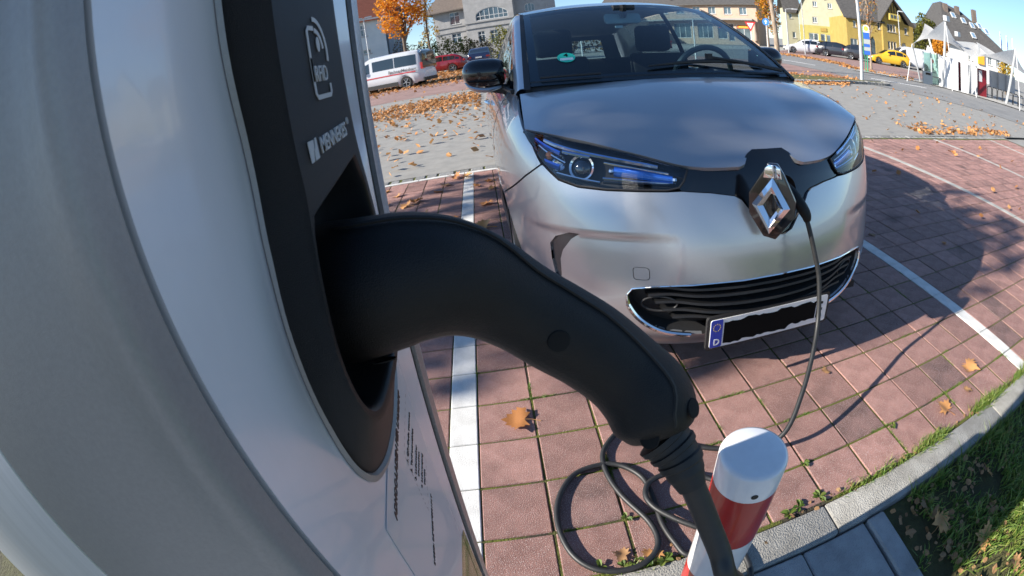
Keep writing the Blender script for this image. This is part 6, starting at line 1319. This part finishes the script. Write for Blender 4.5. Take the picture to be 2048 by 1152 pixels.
# ------------------------------------------------------------------ fallen leaves
L_DRY = leafmat('dry_maple_leaves', [(.42, .17, .05), (.52, .24, .08), (.34, .13, .045), (.58, .31, .12)], .15, .7)
L_DRY2 = leafmat('dull_dry_leaves', [(.24, .13, .06), (.36, .2, .09), (.28, .17, .08)], .15, .75)
MAPLE = [(0, -.02), (.10, -.10), (.30, -.22), (.26, -.06), (.52, -.06), (.44, .08), (.62, .26), (.40, .26), (.42, .40), (.24, .36), (.22, .56), (.10, .54), (0, .82)]
MAPLE = MAPLE + [(-a, b) for a, b in MAPLE[-2:0:-1]]
def maple_leaf(seed, curl=.22, stem=True):
    q = random.Random(seed); P = [(a * q.uniform(.9, 1.1), b * q.uniform(.92, 1.08)) for a, b in MAPLE]; vs, fs = tri_fill(P, [], .16); g = G(); a1, a2 = q.uniform(0, 6), q.uniform(0, 6)
    def z(x, y): r = math.hypot(x, y - .2); return .10 + curl * (r * r * 1.3 * (0.7 + .5 * math.sin(2 * math.atan2(y - .2, x) + a1))) + .05 * math.sin(7 * x + a2) - .05 * abs(x) + .03 * math.sin(9 * y + a1)
    V = [(x, y - .25, max(.012, z(x, y))) for x, y in vs]; g.add(V, fs)
    if stem:
        g.tube([(0, -.27, z(0, 0)), (.05 * q.uniform(-1, 1), -.5, .07), (.2 * q.uniform(-1, 1), -.82, .03)], [.012, .01, .016], 5)
    o = g.build('fallen_leaf', L_DRY, smooth=40); me = o.data; bpy.data.objects.remove(o); return me
LM = [maple_leaf(s) for s in range(5)]
LM2 = []
for s in range(3): m_ = maple_leaf(20 + s, .32); m_.materials[0] = L_DRY2; LM2.append(m_)
LEAVES = [  # x, y, size, turn, mesh, label, tilt
 (.135, .085, .105, 82, LM[0], 'large tan maple leaf lying by the white line below the handle', .1),
 (1.72, -.46, .085, 20, LM[1], 'tan maple leaf with long stem near the kerb grass', .15),
 (2.08, -.36, .10, 200, LM[2], 'crumpled orange maple leaf beside the right white line', .5),
 (1.93, -.46, .05, 120, LM2[0], 'small broken leaf between the kerb grass and the crumpled leaf', .4),
 (1.34, -.03, .045, 75, LM2[1], 'small pale leaf scrap in the brick joint ahead of the car', .3),
 (3.18, .68, .055, 40, LM[3], 'small yellow leaf just outside the shadow of the car', .3),
 (2.62, 1.0, .06, 90, LM2[2], 'dull leaf lying in the car shadow', .3),
 (.36, -.52, .05, 60, LM2[0], 'narrow brown leaf inside the cable coil', .2),
 (.44, -.545, .055, 150, LM[4], 'curled brown leaf at the edge of the cable coil', .5),
]
for x, y, s, a, me, lab, tl in LEAVES:
    o = bpy.data.objects.new('fallen_leaf', me); COL.objects.link(o); o.location = (x, y, T(x, y) + .0005); o.scale = (s, s, s); o.rotation_euler = (tl * .25, tl * .2, R(a)); tag(o, lab, 'leaf', 'fallen maple leaves')
q = random.Random(31)
SPOTS = [
 (-.98, 2.95, .13, 'pair leaf of the left clump on the bricks nearest the column edge'), (-.84, 3.02, .14, 'bright leaf in the left clump beside the column edge'), (-.62, 2.92, .12, 'big curled leaf of the middle clump just above the handle'), (-.53, 2.99, .14, 'pale leaf lying on the middle clump above the handle'),
 (-.35, 3.2, .10, 'single leaf between the middle clump and the white line'), (-.28, 3.42, .11, 'leaf on the joint line left of the white bay line'), (-.75, 3.3, .10, 'small leaf beyond the left clump on the bricks'), (-.2, 3.66, .13, 'upper leaf of the pile on the white edging'), (-.06, 3.62, .14, 'lower leaf of the pile at the end of the white line'),
 (.03, 3.2, .08, 'small leaf on the bricks close to the car wing'), (.14, 3.3, .09, 'leaf next to the car wing near the white edging'), (.1, 2.6, .12, 'broad leaf right of the white line below the car wing'), (.17, 3.05, .08, 'crumb of leaf beside the front door of the car'), (.06, 2.05, .13, 'large leaf right of the white line just above the handle'), (-.42, 2.6, .08, 'little leaf tucked against the handle outline'), (-.9, 3.55, .08, 'small leaf near the white edging by the column'), (-.15, 2.3, .09, 'dull leaf in the branch shadow left of the white line')]
for i, (x, y, s, lab) in enumerate(SPOTS):
    o = bpy.data.objects.new('fallen_leaf', LM[i % 5]); COL.objects.link(o); o.location = (x, y, T(x, y) + .001); o.scale = (s, s, s * q.uniform(.9, 2.0)); o.rotation_euler = (q.gauss(0, .2), q.gauss(0, .2), q.uniform(0, 6.28)); tag(o, lab, 'leaf', 'fallen maple leaves')
LAWN = [(1.32, -.86, .085, 'pale leaf in the lawn shadow next to the edging stone'), (1.44, -1.02, .09, 'large leaf in the lawn at the shadow edge'), (1.30, -1.16, .075, 'orange leaf at the bottom edge of the lawn'), (1.66, -.84, .06, 'brown leaf in the dark grass close to the kerb'), (1.75, -1.12, .06, 'sunlit brown leaf in the lawn'), (1.5, -1.2, .065, 'leaf lying in the sunny grass at the bottom'), (2.0, -.98, .05, 'small leaf far right in the sunny lawn'), (1.30, -.77, .055, 'leaf squeezed between kerb and edging stone'), (1.56, -1.38, .06, 'leaf half hidden by sunny grass blades')]
for i, (x, y, s, lab) in enumerate(LAWN):
    o = bpy.data.objects.new('fallen_leaf', (LM + LM2)[i % 8]); COL.objects.link(o); o.location = (x, y, T(x, y) + .006); o.scale = (s, s, s * q.uniform(.9, 1.6)); o.rotation_euler = (q.gauss(0, .3), q.gauss(0, .3), q.uniform(0, 6.28)); tag(o, lab, 'leaf', 'leaves in the lawn')
# leaf litter on the asphalt and in drifts, too many to count
def litter(name, n, place, smin, smax, seed, m=L_DRY):
    qq = random.Random(seed); g = G()
    for _ in range(n):
        x, y = place(qq); s = qq.uniform(smin, smax); e = Euler((qq.gauss(0, .45), qq.gauss(0, .45), qq.uniform(0, 6.28))).to_matrix(); c = Vector((x, y, T(x, y) + smax * (.15 + .25 * qq.random())))
        g.add([c + e @ Vector(p) * s for p in ((-.5, 0, .1), (-.15, -.4, 0), (.35, -.3, .1), (.55, .05, .02), (.2, .42, .1), (-.25, .3, 0))], [(0, 1, 2, 3), (0, 3, 4, 5)])
    return tag(g.build(name, m, smooth=0), kind='stuff')
litter('leaf_litter', 430, lambda k: (-6 + 6.4 * k.random(), 4.1 + 7.5 * k.random() ** .8), .07, .13, 41)
litter('leaf_drift', 3200, lambda k: (lambda u: (-8 + 8.2 * u, 11.6 + 1.4 * u + k.gauss(0, 1.1)))(k.random() ** .8), .06, .115, 42)
litter('leaf_drift', 2600, lambda k: (lambda u: (-11 + 13.0 * u, 25.5 + k.gauss(0, 2.2)))(k.random()), .10, .19, 43)
litter('leaf_drift', 2000, lambda k: (lambda u: (-5 + 8.0 * u, 33.5 + k.gauss(0, 2.5)))(k.random()), .13, .24, 44)
litter('leaf_litter', 230, lambda k: (4 + 13 * k.random(), 4.1 + 6.5 * k.random()), .06, .11, 45)
def band_place(pts, sp):
    def f(k):
        i = k.randrange(len(pts) - 1); u = k.random(); a, b_ = pts[i], pts[i + 1]; p = bearing(a[0] + (b_[0] - a[0]) * u, a[1] + (b_[1] - a[1]) * u + k.gauss(0, sp)); return p.x, p.y
    return f
litter('leaf_drift', 800, band_place([(31, 15.7), (38.6, 15.7), (44.8, 17.3)], .4), .07, .13, 46)
litter('leaf_drift', 900, band_place([(34, 18.5), (40, 18.3), (46, 19.6)], .9), .06, .12, 47)
litter('leaf_drift', 900, band_place([(32.5, 45), (36.5, 41), (41, 36), (45, 31)], 1.2), .11, .2, 48)
litter('leaf_drift', 500, band_place([(44, 31), (48, 28), (53, 27.5)], .7), .08, .16, 49)
litter('leaf_drift', 260, lambda k: (7.5 + 4.5 * k.random(), 4.1 + abs(k.gauss(0, .35))), .06, .12, 50)
litter('leaf_litter', 44, lambda k: (3.4 + 5 * k.random(), .8 + 2.9 * k.random()), .05, .09, 51)
litter('leaf_litter', 60, lambda k: (-.45 + k.gauss(0, .45), -1.03 + k.gauss(0, .12)), .06, .10, 52)
litter('lawn_litter', 170, lambda k: (1.17 + abs(k.gauss(0, .35)), -.72 - abs(k.gauss(0, .28))), .012, .035, 53, L_DRY2)
litter('kerb_litter', 90, lambda k: (.3 + 4 * k.random(), -.565 + k.gauss(0, .015)), .008, .02, 54, L_DRY2)
